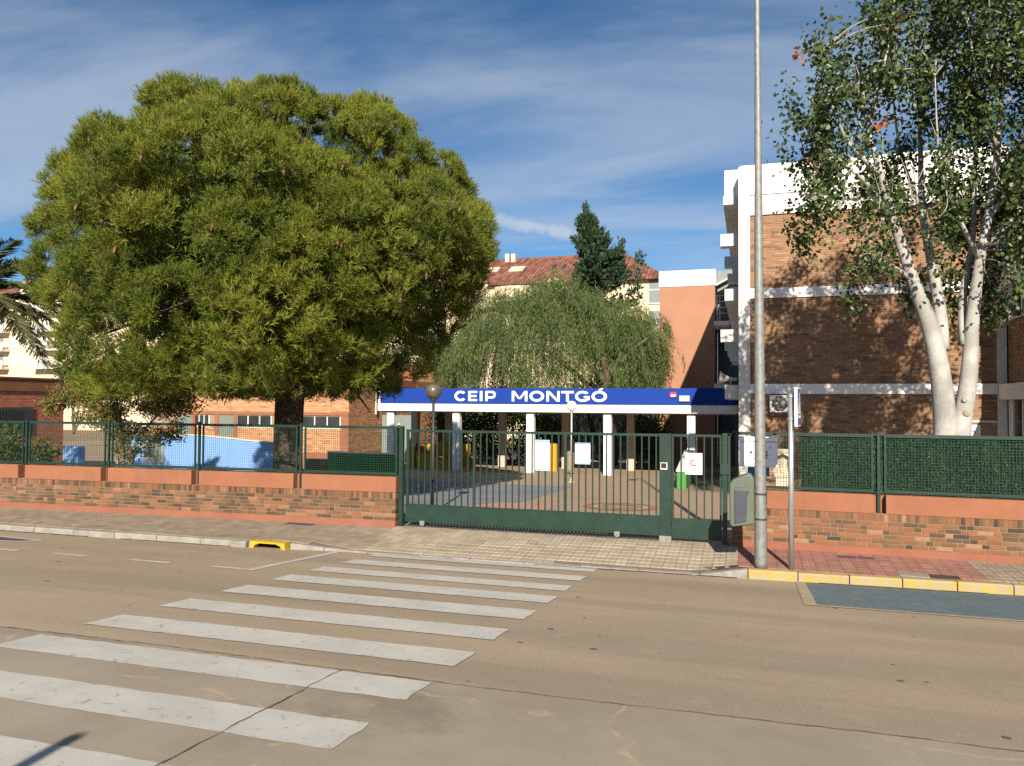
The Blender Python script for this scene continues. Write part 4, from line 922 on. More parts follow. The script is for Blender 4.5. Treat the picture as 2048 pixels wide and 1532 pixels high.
MB().box(-.35, -.002, SB - .04, SB + .5, -.5, 10.14).build('frame_column', 'grey_concrete', sb)
MB().box(6.852, 7.09, SB - .03, SB + .5, -.5, 9.2).build('frame_column', 'grey_concrete', sb)
for z0, z1 in ((2.905, 3.215), (5.925, 6.235)): MB().box(-.001, 6.851, SB - .02, SB + .044, z0, z1).build('floor_band', 'white_wall', sb)
MB().box(-.001, 7.2, SB - .022, SB + .044, 8.575, 9.22).build('roof_beam', 'grey_concrete', sb)
MB().box(-.30, 7.2, SB - .06, SB + .3, 9.222, 10.17).build('parapet', 'white_wall', sb)
dk = MB().box(5.86, 6.84, SB + .0455, SB + .06, -.35, 2.08).build('doorway', 'dark_glass', sb)
MB().box(5.86, 6.84, SB - .01, SB + .06, 2.081, 2.14).build('door_lintel', 'grey_concrete', sb)
MB().box(5.95, 6.42, SB + .03, SB + .045, 1.55, 2.0).build('notice_sheet', 'paper', dk)
mm = MB(); ring(mm, 6.18, 1.76, .11, .09, .035, .03, 10, 170, SB + .02, SB + .0295, 10); mm.build('red_arc', 'red_print', dk)
# balconies and fins along the left flank
for z0, z1, x0 in ((9.45, 10.30, -.80), ):
    MB().box(x0, -.36, SB + .75, 45, z0, z1).build('eave_fascia', 'white_wall', sb)
MB().box(-.84, -.36, SB + .70, 45, 9.15, 9.449).build('eave_slab', 'grey_concrete', sb)
for z0, z1 in ((5.98, 6.36), (2.74, 3.20)):
    MB().box(-.80, -.36, SB + .72, 45, z0, z1).build('balcony_slab', 'grey_concrete', sb)
for Yf in (26.2, 30.2, 34.2, 38.2, 42.2):
    for z0, z1 in ((7.78, 8.18), (4.62, 5.02)): MB().box(-.93, -.36, Yf, Yf + .45, z0, z1).build('fin', 'grey_concrete', sb)
MB().box(-.355, -.305, SB + .6, 45, 0, 9.14).build('flank_glazing', 'dark_glass', sb)
# wing coming towards the street at the right edge
wg = thing('school_wing', 'brick and white school wing at the right edge of the picture', 'building', (10, 24, 0))
MB().box(7.14, 14, 22.6, 42, -.7, 9.9).build('wall_core', 'mortar_dark', wg)
frW = frame((7.13, 25.4), (7.13, 22.6))
wb_ = []
for z0, z1 in ((.0, 1.3), (3.2, 5.0), (6.4, 8.5)):
    nr = int((z1 - z0) / .0735); wb_ += lay_bricks(frW, 0, 2.8, z0, nr, (z1 - z0) / nr, 'brick_school', 'running', .25, .011)
place_bricks(frW, wb_, 'brick_school', wg, 0, .04)
for z0, z1 in ((2.75, 3.19), (5.95, 6.39)):
    MB().box(6.83, 7.135, 22.6, 25.28, z0, z1).build('window_ledge', 'grey_concrete', wg)
for z0, z1 in ((1.31, 2.74), (5.01, 5.94)):
    w_ = MB().box(7.10, 7.135, 22.7, 24.95, z0, z1).build('window', 'dark_glass', wg)
    MB().box(7.05, 7.099, 24.86, 24.95, z0, z1).box(7.05, 7.099, 24.0, 24.07, z0, z1).box(7.05, 7.099, 22.7, 24.85, z0, z0 + .06).build('window_frame', 'window_frame', w_)
MB().box(7.1, 7.135, 24.96, 25.4, 1.31, 2.74).box(7.1, 7.135, 24.96, 25.4, 5.01, 5.94).build('pier_panel', 'grey_concrete', wg)
# air conditioner
ac = thing('air_conditioner', 'white air conditioner with a round fan on the brick school wall', 'air conditioner', (.89, SB - .12, 2.3))
MB().box(.58, 1.20, SB - .27, SB - .0, 2.33, 2.86).build('case', 'white_plastic', ac)
mm = MB(); cxa, cza = .87, 2.595
ring(mm, cxa, cza, .235, .235, .025, .025, 0, 360, SB - .285, SB - .271, 28)
for r in (.08, .13, .18): ring(mm, cxa, cza, r, r, .006, .006, 0, 360, SB - .288, SB - .282, 28)
mm.build('fan_guard', 'dark_steel', ac)
mm = MB(); pts = [(cxa + .21 * math.cos(k * math.pi / 12), SB - .2715, cza + .21 * math.sin(k * math.pi / 12)) for k in range(24)]; mm.add(pts, [tuple(range(24))]); mm.build('fan_opening', 'fan_brown', ac)
mm = MB()
for k in range(5):
    a_ = k * 1.2566; mm.add([(cxa + r * math.cos(a_ + o_), SB - .275 - .003 * j, cza + r * math.sin(a_ + o_)) for j, (r, o_) in enumerate(((.04, 0), (.19, .35), (.19, .85), (.04, .6)))], [(0, 1, 2, 3)])
mm.build('fan_blades', 'horn_grey', ac)
mm = MB(); mm.box(.66, .70, SB - .25, SB, 2.22, 2.329); mm.box(1.06, 1.10, SB - .25, SB, 2.22, 2.329); mm.build('bracket', 'dark_steel', ac)
# horn loudspeaker on the lowest balcony slab
hs_ = thing('horn_speaker', 'grey horn loudspeaker on the balcony slab above the blue band', 'loudspeaker', (-.75, 26.4, 3.2))
mm = MB(); mm.tube([(-.98, 26.35, 3.44), (-.82, 26.36, 3.42), (-.66, 26.38, 3.40), (-.55, 26.4, 3.39)], [.26, .13, .07, .06], 18, caps=False); mm.build('horn', 'horn_grey', hs_, True)
mm = MB(); mm.tube([(-.55, 26.4, 3.39), (-.42, 26.4, 3.39)], .06, 12); mm.build('driver', 'horn_grey', hs_)
mm = MB(); mm.box(-.64, -.60, 26.36, 26.42, 3.2, 3.36); mm.build('stand', 'horn_grey', hs_)
# orange stair tower and stair link, its dark wall painting the shade of the gap
tw = thing('stair_tower', 'plain orange stair tower with a white top beside the school building', 'tower', (-3.3, 44, -.85))
MB().box(-4.78, -1.82, 43.0, 46.5, -1.0, 9.03).build('shaft', 'orange_tower', tw)
MB().box(-4.82, -1.78, 42.96, 46.54, 9.031, 9.90).build('top_band', 'white_wall', tw)
lk = thing('stair_link', 'open stair link with a dark wall standing in for shade between the orange tower and the school building', 'stair', (-1.1, 44, -.8))
MB().box(-1.77, -.36, 45.4, 45.7, -1, 10.2).build('back_wall', 'shutter_grey', lk)  # dark grey wall added where the gap is only deep shade
for zz in (3.4, 6.6): MB().box(-1.77, -1.0, 40.6, 45.3, zz, zz + .22).build('landing', 'grey_concrete', lk)
mm = MB()
for zz in (7.2, 7.5, 7.8, 8.1): mm.box(-1.70, -1.15, 40.6, 40.63, zz, zz + .035)
for xx in (-1.62, -1.5): mm.box(xx, xx + .04, 40.63, 40.66, 6.82, 8.15)
mm.build('railing', 'light_steel', lk)
MB().add([(-1.9, 43.5, 9.0), (-.3, 43.5, 9.85), (-.3, 45, 9.85), (-1.9, 45, 9.0), (-1.9, 43.5, 9.1), (-.3, 43.5, 9.95), (-.3, 45, 9.95), (-1.9, 45, 9.1)], [(0, 3, 2, 1), (4, 5, 6, 7), (0, 1, 5, 4), (1, 2, 6, 5), (2, 3, 7, 6), (3, 0, 4, 7)]).build('sloping_roof', 'light_steel', lk)
# glazed hall behind the canopy
hl = thing('school_hall', 'dark glazed hall in the shade behind the canopy columns', 'building', (-8, 49, -1))
MB().box(-13.0, -4.9, 48.6, 53, -1.1, 2.75).build('wall', 'dark_glass', hl)
for X in (-13.0, -11.4, -9.8, -8.2, -6.6, -5.0): MB().box(X, X + .09, 48.5, 48.599, -1.1, 2.75).build('mullion', 'dark_steel', hl)
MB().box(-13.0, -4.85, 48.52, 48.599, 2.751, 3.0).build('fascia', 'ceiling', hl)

# ------------------------------------------------------------------ single-storey brick school block on the left
LB = 35.3
lb = thing('brick_block', 'single-storey brick school block with orange trim behind the pine', 'building', (-26, LB, -.6))
XL, XR = -32.2, -19.7
MB().box(XL, XR - .02, LB + .05, 47, -.8, 3.6).build('wall_core', 'mortar', lb)
frB = frame((XL, LB + .04), (XR, LB + .04))
op = [(at(x, 840, LB)[0] - XL, at(x2, 840, LB)[0] - XL, z0, z1) for x, x2, z0, z1 in ((355, 383, -.6, 1.84), (388, 418, 1.2, 1.80), (437, 466, -.6, 1.84), (473, 542, 1.3, 1.80), (556, 598, 1.3, 1.80), (604, 680, 1.3, 1.80))]
bs = []
for z0, z1 in ((-.08, 1.15), (2.02, 3.45)):
    nr = int((z1 - z0) / .09); bs += lay_bricks(frB, 0, frB.L, z0, nr, (z1 - z0) / nr, 'brick_left', 'running', .30, .013, holes=[h for h in op if h[2] < 0])
place_bricks(frB, bs, 'brick_left', lb, 0, .05)
frBs = frame((XR, LB + .04), (XR, 47)); nr = 39
place_bricks(frBs, lay_bricks(frBs, 0, frBs.L, -.08, nr, .09, 'brick_left', 'running', .30, .013), 'brick_left', lb, 0, .05)
MB().box(XL, XR + .02, LB + .005, 47, -.8, -.081).build('base_course', 'orange_render', lb)
MB().box(XL, XR + .01, LB - .01, LB + .049, 1.855, 2.018).build('lintel_band', 'orange_render', lb)
MB().box(XL, XR + .06, LB - .05, 47, 3.46, 3.87).build('parapet', 'orange_render', lb)
for (a, b, z0, z1) in op + [(frB.L - .5, frB.L + 0.0, 9, 0)]:
    if z1 == 0: MB().box(XL + a, XL + b, LB + .012, LB + .049, -.08, 1.854).build('corner_pier', 'orange_render', lb); continue
    if z0 < 0:
        dd = MB().box(XL + a, XL + b, LB + .03, LB + .0495, -.8, z1 - .02).build('door', 'door_grey', lb)
        MB().box(XL + a - .25, XL + a - .01, LB + .008, LB + .0495, -.08, 1.854).box(XL + b + .01, XL + b + .25, LB + .008, LB + .0495, -.08, 1.854).build('door_surround', 'orange_render', lb)
    else:
        ww = MB().box(XL + a, XL + b, LB + .035, LB + .0495, 1.16, z1).build('window', 'dark_glass', lb)
        mm = MB(); nn = 3
        for k in range(nn + 1): xx = XL + a + (b - a) * k / nn; mm.box(xx - .035, xx + .035, LB + .01, LB + .0345, 1.16, z1)
        for k in range(nn): mm.box(XL + a + (b - a) * k / nn + .036, XL + a + (b - a) * (k + 1) / nn - .036, LB + .011, LB + .0345, 1.16, 1.24)
        mm.build('window_frame', 'window_frame', ww)
        mm = MB(); k = XL + a
        while k < XL + b: mm.box(k, k + .01, LB - .014, LB - .008, 1.16, z1); k += .085
        mm.build('window_grille', 'dark_steel', ww)
mm = MB(); mm.tube([(-19.63, 38.2, 1.9), (-19.63, 38.2, 3.5)], .06, 10); mm.build('downpipe', 'light_steel', lb)
MB().box(-19.66, -17.8, 39.0, 39.1, -.8, 1.86).build('roller_shutter', 'shutter_grey', lb)
# stepped orange roof parapets further back
ob = thing('roof_block', 'stepped orange parapet wall rising behind the brick block', 'building', (-22, 49, -1))
xa = at(735, 760, 49)[0]; xb_ = at(856, 760, 49)[0]
MB().box(-32, xa + .6, 49.6, 54, -1.2, 4.80).build('wall', 'orange_render', ob)
MB().box(xa + .61, xa + 2.3, 48.6, 54, -1.2, 5.15).build('wall', 'orange_render', ob)
MB().box(xa + 2.31, xb_ - 1.0, 50.0, 54, -1.2, 4.80).build('wall', 'orange_render', ob)
MB().box(xb_ - .99, xb_ + .3, 49.3, 54, -1.2, 4.92).build('wall', 'orange_render', ob)
cp = at(478, 745, 41); mm = MB(); mm.tube([(cp[0], 41, 3.6), (cp[0], 41, cp[2] + .5)], .08, 10); tag(mm.build('roof_vent', 'light_steel'), 'thin metal vent pipe on the roof of the brick block', 'vent')
tag(MB().box(cp[0] - 2.8, cp[0] + 3.9, 41.6, 45, 3.601, cp[2] + .4).build('roof_box', 'orange_render'), 'orange roof structure showing under the pine crown', 'roof')
# shaded building at the far left, standing askew
fb = thing('corner_building', 'shaded red-brick building with orange parapet at the left edge', 'building', (-23, 20, 0))
A, B = (-25.66, 15.1), (-26.2, 24.1)
frF = frame(A, B)
MB().obox(frF, 0, frF.L, -.0, 5.0, -.5, 2.9).build('wall_core', 'mortar_dark', fb)
nr = 42; wx0, wx1 = frF.L - 4.9, frF.L - .2
place_bricks(frF, lay_bricks(frF, 0, frF.L, -.18, nr, 3.06 / nr, 'brick_red', 'running', .25, .011, holes=[(4.4, 7.6, 1.28, 2.28)]), 'brick_red', fb, 0, .05)
for o in list(fb.children):
    if o.name.startswith('brickwork'): o.location = (-frF.n.x * .012, -frF.n.y * .012, 0)
MB().obox(frF, -.05, frF.L + .05, -.06, 5.05, 2.901, 3.36).build('parapet', 'orange_render', fb)
MB().obox(frF, -.08, frF.L + .05, -.10, 5.1, 3.361, 3.42).build('parapet_cap', 'plinth_render', fb)
ww = MB().obox(frF, 4.4, 7.6, -.006, .0, 1.28, 2.28).build('window', 'dark_glass', fb)
mm = MB()
for k in range(51): mm.obox(frF, 4.42 + k * .062, 4.436 + k * .062, -.05, -.035, 1.26, 2.3)
mm.obox(frF, 4.4, 7.6, -.034, -.02, 1.5, 1.53).obox(frF, 4.4, 7.6, -.034, -.02, 2.05, 2.08); mm.build('window_grille', 'dark_steel', ww)
tag(MB().box(-23.9, -23.2, 22.0, 22.3, -.3, .9).build('low_wall', 'blue_wall'), 'small blue wall end in the shade beside the left building', 'wall')

# ------------------------------------------------------------------ long apartment block far behind
AY = 82.0
ab = thing('apartment_block', 'long cream apartment block with red tiled roof beyond the trees', 'building', (-50, AY, 0))
EZ = at(940, 572, AY)[2]; RZ = at(1100, 513, AY + 8)[2]; XE = at(1338, 545, AY)[0]; XW = -125.0
MB().box(XW, XE - .8, AY, AY + 15, -1.5, EZ - .15).build('wall', 'cream_wall', ab)
mm = MB(); e = .7
mm.add([(XW, AY - e, EZ), (XE, AY - e, EZ), (XE - 6.0, AY + 8, RZ), (XW, AY + 8, RZ), (XE, AY + 16.5, EZ), (XW, AY + 16.5, EZ), (XW, AY - e, EZ - .14), (XE, AY - e, EZ - .14), (XE, AY + 16.5, EZ - .14), (XW, AY + 16.5, EZ - .14)],
       [(0, 1, 2, 3), (1, 4, 2), (3, 2, 4, 5), (0, 6, 7, 1), (1, 7, 8, 4), (6, 9, 8, 7)])
rf = mm.build('roof', 'roof_tiles', ab)
def roof_pt(x, y):
    p = at(x, y, AY); f_ = 0
    for _ in range(30):
        f_ = min(1, max(0, (p[2] - EZ) / (RZ - EZ))); p = at(x, y, AY - e + f_ * (8 + e))
    return p
sl = (RZ - EZ) / (8 + e)
def roof_box(x0, x1, y0, y1, name, mat, h):
    p, q = roof_pt(x0, y1), roof_pt(x1, y0)
    mm = MB(); v = []
    for hh in (-.1, h): v += [(p[0], p[1], p[2] + hh), (q[0], p[1], p[2] + hh), (q[0], q[1], q[2] + hh), (p[0], q[1], q[2] + hh)]
    mm.add(v, [(0, 3, 2, 1), (4, 5, 6, 7), (0, 1, 5, 4), (1, 2, 6, 5), (2, 3, 7, 6), (3, 0, 4, 7)]); return mm.build(name, mat, rf)
roof_box(968, 1001, 536, 544, 'roof_terrace', 'cream_wall', .12); roof_box(1017, 1051, 534, 543, 'roof_terrace', 'cream_wall', .12)
for a in ((942, 951, 538, 546), (1104, 1115, 531, 538), (1124, 1135, 530, 538), (1280, 1290, 522, 530)): roof_box(*a, 'skylight', 'dark_glass', .15)
for x_ in (1014, 1026): p = roof_pt(x_, 524); MB().box(p[0] - .25, p[0] + .25, p[1], p[1] + .6, p[2] - .3, p[2] + 1.0).build('chimney', 'cream_wall', rf)
for x_, y_ in ((60, 585), (88, 588)):
    p = roof_pt(x_, y_); MB().box(p[0] - .5, p[0] + .5, p[1], p[1] + 1, p[2] - .5, p[2] + 1.9).build('chimney', 'cream_wall', rf)
# round-holed gables on the parapet
for x_ in (962, 55, 1110):
    p = at(x_, 592, AY - .3); mm = MB(); r = .95; zc = p[2] + 1.05
    for k in range(20):
        a0_, a1_ = math.pi * k / 10, math.pi * (k + 1) / 10
        q = [(p[0] + rr * math.cos(a_), zc + rr * math.sin(a_)) for a_, rr in ((a0_, r), (a1_, r), (a1_, .42), (a0_, .42))]
        mm.prism(q, AY - .75, AY - .45)
    mm.box(p[0] - 1.0, p[0] + 1.0, AY - .751, AY - .449, zc - 2.6, zc - .9); mm.build('arch_gable', 'cream_wall', ab)
    MB().box(p[0] - 3.6, p[0] + 1.9 + (4 if x_ > 900 else 0), AY - .74, AY - .46, EZ - 2.6, EZ - .62).build('terrace_parapet', 'cream_wall', ab)
p = at(1030, 585, AY - 1.5); mm = MB()
for k in range(12):
    a0_, a1_ = math.pi + math.pi * k / 12, math.pi + math.pi * (k + 1) / 12
    q = [(p[0] + 2.6 * math.cos(a_), AY - .75 + rr * 1.6 * math.sin(a_)) for a_, rr in ((a0_, 1), (a1_, 1), (a1_, .9), (a0_, .9))]
    mm.zprism(q, EZ - 2.2, EZ - .5)
mm.build('bow_parapet', 'cream_wall', ab)
def balcony(x0, x1, zf, nb):
    s = MB().box(x0, x1, AY - 1.3, AY - .001, zf - .28, zf).build('balcony', 'grey_concrete', ab)
    mm = MB(); k = x0 + .08
    while k < x1: mm.box(k, k + .09, AY - 1.27, AY - 1.16, zf + .001, zf + .85); k += .24
    mm.box(x0, x1, AY - 1.3, AY - 1.13, zf + .851, zf + .98); mm.build('balustrade', 'shutter_white', s)
def window(x0, x1, z0, z1, mt='shutter_white'):
    w_ = MB().box(x0, x1, AY - .06, AY - .001, z0, z1).build('window', mt, ab)
    MB().box(x0 - .1, x1 + .1, AY - .12, AY - .061, z0 - .12, z0 - .001).build('sill', 'grey_concrete', w_)
fl_z = [at(40, y, AY)[2] for y in (735, 699, 662, 625)]
for zi, zf in enumerate(fl_z):
    xa_, xb2 = at(-30, 700, AY)[0], at(20, 700, AY)[0]; balcony(xa_, xb2, zf, 0)
    balcony(at(75, 700, AY)[0], at(140, 700, AY)[0], zf, 0)
    for x_ in (0, 88, 112): p = at(x_, 700, AY); window(p[0] - .5, p[0] + .6, zf + .01, zf + 1.75, 'shutter_grey' if x_ == 0 else 'shutter_white')
    for x_ in (32, 55): p = at(x_, 700, AY); window(p[0] - .55, p[0] + .55, zf + .35, zf + 1.75)
for y_ in (735, 699, 662, 625, 600):
    zf = at(880, y_, AY)[2]; balcony(at(860, y_, AY)[0], at(895, y_, AY)[0], zf, 0)
    p = at(878, y_, AY); window(p[0] - .6, p[0] + .5, zf + .01, zf + 1.75, 'shutter_white')
    p = at(940, y_, AY); window(p[0] - .6, p[0] + .6, zf + .3, zf + 1.6)
    p = at(1310, y_ , AY); window(p[0] - .6, p[0] + .6, zf + .3, zf + 1.6, 'shutter_grey')

# ------------------------------------------------------------------ trees
def limb(mm, pts, radii, n=10):
    """smooth limb through a few points"""
    P_ = [np.array(p, float) for p in pts]; out, rad = [], []
    for i in range(len(P_) - 1):
        p0 = P_[max(i - 1, 0)]; p1 = P_[i]; p2 = P_[i + 1]; p3 = P_[min(i + 2, len(P_) - 1)]
        for k in range(4):
            t_ = k / 4; out.append(tuple(0.5 * ((2 * p1) + (-p0 + p2) * t_ + (2 * p0 - 5 * p1 + 4 * p2 - p3) * t_ ** 2 + (-p0 + 3 * p1 - 3 * p2 + p3) * t_ ** 3))); rad.append(radii[i] * (1 - t_) + radii[i + 1] * t_)
    out.append(tuple(P_[-1])); rad.append(radii[-1]); mm.tube(out, rad, n); return out
# --- stone pine over the street
pine = thing('pine_tree', 'huge round pine with yellow-green needles rising behind the left fence', 'tree', (-10.85, 16.5, 0))
C0 = np.array([-11.15, 16.5, 6.02])
mm = MB()
limb(mm, [(-10.85, 16.5, -.1), (-10.86, 16.5, .6), (-10.88, 16.52, 1.6), (-10.84, 16.5, 2.5), (-10.8, 16.5, 3.3), (-11.0, 16.5, 4.6)], [.43, .37, .345, .35, .36, .26], 18)
bt_ = limb(mm, [(-10.72, 16.4, 2.15), (-10.5, 16.3, 2.7), (-9.9, 16.1, 3.4), (-8.4, 15.6, 4.6)], [.16, .15, .12, .06], 10)
for k in range(16):
    a_ = k * 2.39996; r = 3.8 * math.sqrt((k + .6) / 16); zz = 3.2 + 1.1 * (k % 3)
    limb(mm, [(-10.85, 16.5, 2.9 + .1 * (k % 5)), (-10.95 + r * .4 * math.cos(a_), 16.5 + r * .4 * math.sin(a_), zz + .7), (-11.4 + r * math.cos(a_), 16.5 + r * math.sin(a_), zz + 2.2)], [.15, .09, .035], 7)
trunk = mm.build('trunk', 'pine_bark', pine, True)
lobes = []
N = 118
for k in range(N):
    zz = 1 - 2 * (k + .5) / N; a_ = k * 2.399963 + RNG.uniform(-.22, .22); s_ = math.sqrt(1 - zz * zz)
    d_ = np.array([s_ * math.cos(a_), s_ * math.sin(a_), zz])
    rad = np.array([4.65, 4.65, 3.1 if zz > 0 else 3.0])
    f_ = RNG.uniform(.86, 1.02)
    if zz < -.80: f_ *= .85
    off = d_ * rad * f_
    if zz < 0:
        dn = -zz; hr = (1 - dn ** 3.2) ** .5 / max(s_, .15); hr = min(hr, 2.2)
        off = np.array([off[0] * hr, off[1] * hr, -3.0 * min(1.0, dn * 1.5) * f_ / .9])
        off[:2] *= 1 - .17 * min(1, dn * 1.4); off[0] -= .55 * dn; off[2] += max(0.0, off[0] - .6) * .50 * min(1, dn * 2)
    lobes.append((C0 + off, RNG.uniform(.85, 1.2), d_))
for k in range(70):
    d_ = rand_dirs(1)[0]; lobes.append((C0 + d_ * np.array([4.7, 4.7, 3.0]) * RNG.uniform(.35, .72), RNG.uniform(1.0, 1.3), d_))
TP, TD, TT = [], [], []
for ci, (c_, r, d_) in enumerate(lobes):
    inner = ci >= N
    npf = 10 if inner else int(27 * r * r)
    dirs = unit(rand_dirs(npf) + d_ * .7 + np.array([0, 0, .45])); cen = c_ + dirs * r * RNG.uniform(.82, 1.02, (npf, 1)) * np.array([1, 1, .85])
    lt = RNG.normal(0, .13)
    for pc in cen:
        pr_ = RNG.uniform(.17, .32); nt = 22 if inner else 36
        td = unit(rand_dirs(nt) + d_ * .5 + np.array([0, 0, .55])); tp = pc + td * pr_ * RNG.uniform(.55, 1.0, (nt, 1))
        TP.append(tp); TD.append(unit(td + d_ * .25 + np.array([0, 0, .6]))); TT.append(np.full(nt, (.25 if inner else .55) + lt + RNG.normal(0, .08)))  # inner lobes toned darker, shade painted into the crown's depth
TP, TD, TT = np.concatenate(TP), np.concatenate(TD), np.concatenate(TT)
rel = TP - C0; ph = np.arctan2(rel[:, 1], rel[:, 0]); lim = 1 + .035 * np.sin(5 * ph + 1) * np.cos(3.0 * rel[:, 2]) + RNG.normal(0, .022, len(TP))
rx_l = np.where(rel[:, 0] > 0, 5.62 - .46 * np.clip(1.0 - rel[:, 2], 0, 5), 5.62)
rho = np.sqrt((rel[:, 0] / rx_l) ** 2 + (rel[:, 1] / 5.7) ** 2 + (rel[:, 2] / np.where(rel[:, 2] > 0, 4.25, 5.4)) ** 2)
keep = (TP[:, 2] > 2.55 + .35 * RNG.random(len(TP))) & (rho < lim); TP, TD, TT = TP[keep], TD[keep], TT[keep]
NN = 12
rp = np.repeat(TP, NN, 0); rd = unit(np.repeat(TD, NN, 0) + RNG.normal(0, .50, (len(TP) * NN, 3))); n = len(rp)
rp = rp + np.repeat(TD, NN, 0) * RNG.uniform(-.10, .06, (n, 1))
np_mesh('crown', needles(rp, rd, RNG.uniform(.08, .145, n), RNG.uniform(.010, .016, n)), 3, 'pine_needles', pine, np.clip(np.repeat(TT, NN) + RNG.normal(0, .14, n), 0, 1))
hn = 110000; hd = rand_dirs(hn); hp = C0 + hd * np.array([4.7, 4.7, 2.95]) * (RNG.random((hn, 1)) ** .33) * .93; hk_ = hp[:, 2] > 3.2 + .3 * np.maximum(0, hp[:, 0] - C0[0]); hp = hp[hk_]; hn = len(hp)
np_mesh('inner_needles', needles(hp, rand_dirs(hn), RNG.uniform(.12, .24, hn), RNG.uniform(.02, .04, hn)), 3, 'pine_needles', pine, RNG.uniform(0, .25, hn))  # darkest tones: the crown's inner shade is put into the needle colour
# cones in the outer crown
sel = RNG.choice(len(TP), 900, replace=False); mm = MB()
for i in sel:
    p = TP[i] + TD[i] * -.05; L_ = RNG.uniform(.10, .16); q = p + np.array([RNG.normal(0, .3), RNG.normal(0, .3), -1]) * L_
    mm.tube([tuple(p), tuple((p + q) / 2), tuple(q)], [.02, .035, .008], 6)
mm.build('cones', 'cone_brown', pine, kind='stuff')
# twigs carrying the puffs
mm = MB()
for (c_, r, d_) in lobes[::2]: mm.tube([tuple(c_ - d_ * r * .9), tuple(c_), tuple(c_ + d_ * r * .6)], [.05, .035, .01], 5)
mm.build('branches', 'pine_bark', pine, kind='stuff')

# --- white poplar in front of the school
pop = thing('poplar_tree', 'white-barked poplar with forked trunks in front of the brick school wall', 'tree', (3.75, 17.0, 0))
PY = 17.0
def pp(x, y, dy=0.0): return at(x, y, PY + dy)
mm = MB()
limb(mm, [(3.62, 17.0, -.1), pp(1888, 930), pp(1890, 860), pp(1882, 760, -.1), pp(1862, 660, -.15), pp(1826, 560, -.2), pp(1790, 450, -.3), pp(1762, 350, -.4), pp(1735, 250, -.5), pp(1720, 120, -.5)], [.28, .235, .21, .188, .165, .112, .09, .066, .04, .008], 18)
limb(mm, [pp(1884, 700, 0), pp(1880, 620, .25), pp(1862, 520, .5), pp(1845, 420, .8), pp(1840, 260, 1.0), pp(1835, 100, 1.1)], [.14, .12, .09, .068, .042, .008], 12)
limb(mm, [(3.98, 17.05, -.1), pp(1918, 930, .05), pp(1922, 860, .05), pp(1938, 750, .05), pp(1945, 640, .1), pp(1960, 520, .1), pp(1982, 400, .15), pp(1995, 300, .15), pp(2008, 120, .2), pp(2015, -80, .2)], [.235, .20, .178, .155, .122, .092, .074, .06, .038, .008], 18)
limb(mm, [pp(1930, 690, .1), pp(1925, 600, .4), pp(1945, 480, .7), pp(1950, 330, .9), pp(1960, 100, 1.2)], [.09, .08, .06, .042, .008], 10)
LIMBS = [[pp(1800, 470, -.3), pp(1745, 380, -.6), pp(1680, 320, -.9), pp(1620, 260, -1.1)], [pp(1762, 350, -.4), pp(1700, 290, -.9), pp(1660, 200, -1.2), pp(1640, 110, -1.3)], [pp(1735, 250, -.5), pp(1760, 160, -.2), pp(1790, 40, .1)],
         [pp(1975, 440, .15), pp(2030, 360, -.3), pp(2080, 260, -.6), pp(2140, 120, -.8)], [pp(1965, 500, .1), pp(2040, 420, .3), pp(2120, 300, .6)], [pp(1845, 420, .8), pp(1800, 300, 1.2), pp(1780, 120, 1.5)], [pp(1960, 520, .1), pp(1915, 430, -.6), pp(1880, 330, -1.0), pp(1870, 150, -1.2)],
         [pp(1995, 300, .15), pp(1960, 180, -.5), pp(1930, 20, -.8)], [pp(1826, 560, -.2), pp(1760, 520, -.7), pp(1710, 520, -1.0)], [pp(1690, 310, -.8), pp(1640, 330, -1.0), pp(1605, 400, -1.1)], [pp(2008, 120, .2), pp(2100, 0, .6), pp(2180, -120, 1)]]
for L_ in LIMBS: limb(mm, L_, list(np.linspace(.056, .008, len(L_))), 8)
mm.build('trunk', 'poplar_bark', pop, True)
mm = MB()
for (x_, y_, r) in ((1930, 800, .055), (1934, 826, .075)):
    p = np.array(pp(x_, y_, -.135)); mm.tube([tuple(p + np.array([0, .06, 0])), tuple(p), tuple(p + np.array([0, -.008, 0]))], [r * 1.0, r * .9, r * .55], 14)
mm.build('knot', 'pale_twig', pop, True)
ENV = [(1575, 300), (1562, 180), (1570, 110), (1600, 95), (1640, 150), (1670, 160), (1690, 60), (1740, 20), (1800, -20), (1850, -40), (1960, -60), (2000, -150), (2200, -150), (2330, -60), (2360, 250), (2300, 520), (2150, 600), (2060, 545), (1990, 640), (1958, 600), (1940, 700), (1915, 610), (1870, 600), (1830, 620), (1800, 560), (1770, 640), (1700, 665), (1690, 620), (1750, 560), (1700, 490), (1660, 440), (1620, 500), (1585, 470), (1600, 400), (1590, 350)]
def inside(x, y, poly):
    c_ = False; j = len(poly) - 1
    for i in range(len(poly)):
        if (poly[i][1] > y) != (poly[j][1] > y) and x < (poly[j][0] - poly[i][0]) * (y - poly[i][1]) / (poly[j][1] - poly[i][1]) + poly[i][0]: c_ = not c_
        j = i
    return c_
TRK = [(1882, 760), (1872, 700), (1862, 660), (1845, 610), (1826, 560), (1808, 505), (1790, 450), (1776, 400), (1762, 350), (1938, 750), (1942, 700), (1945, 640), (1952, 580), (1960, 520), (1971, 460), (1982, 400), (1989, 350), (1995, 300), (1940, 480), (1948, 400)]
clumps = []
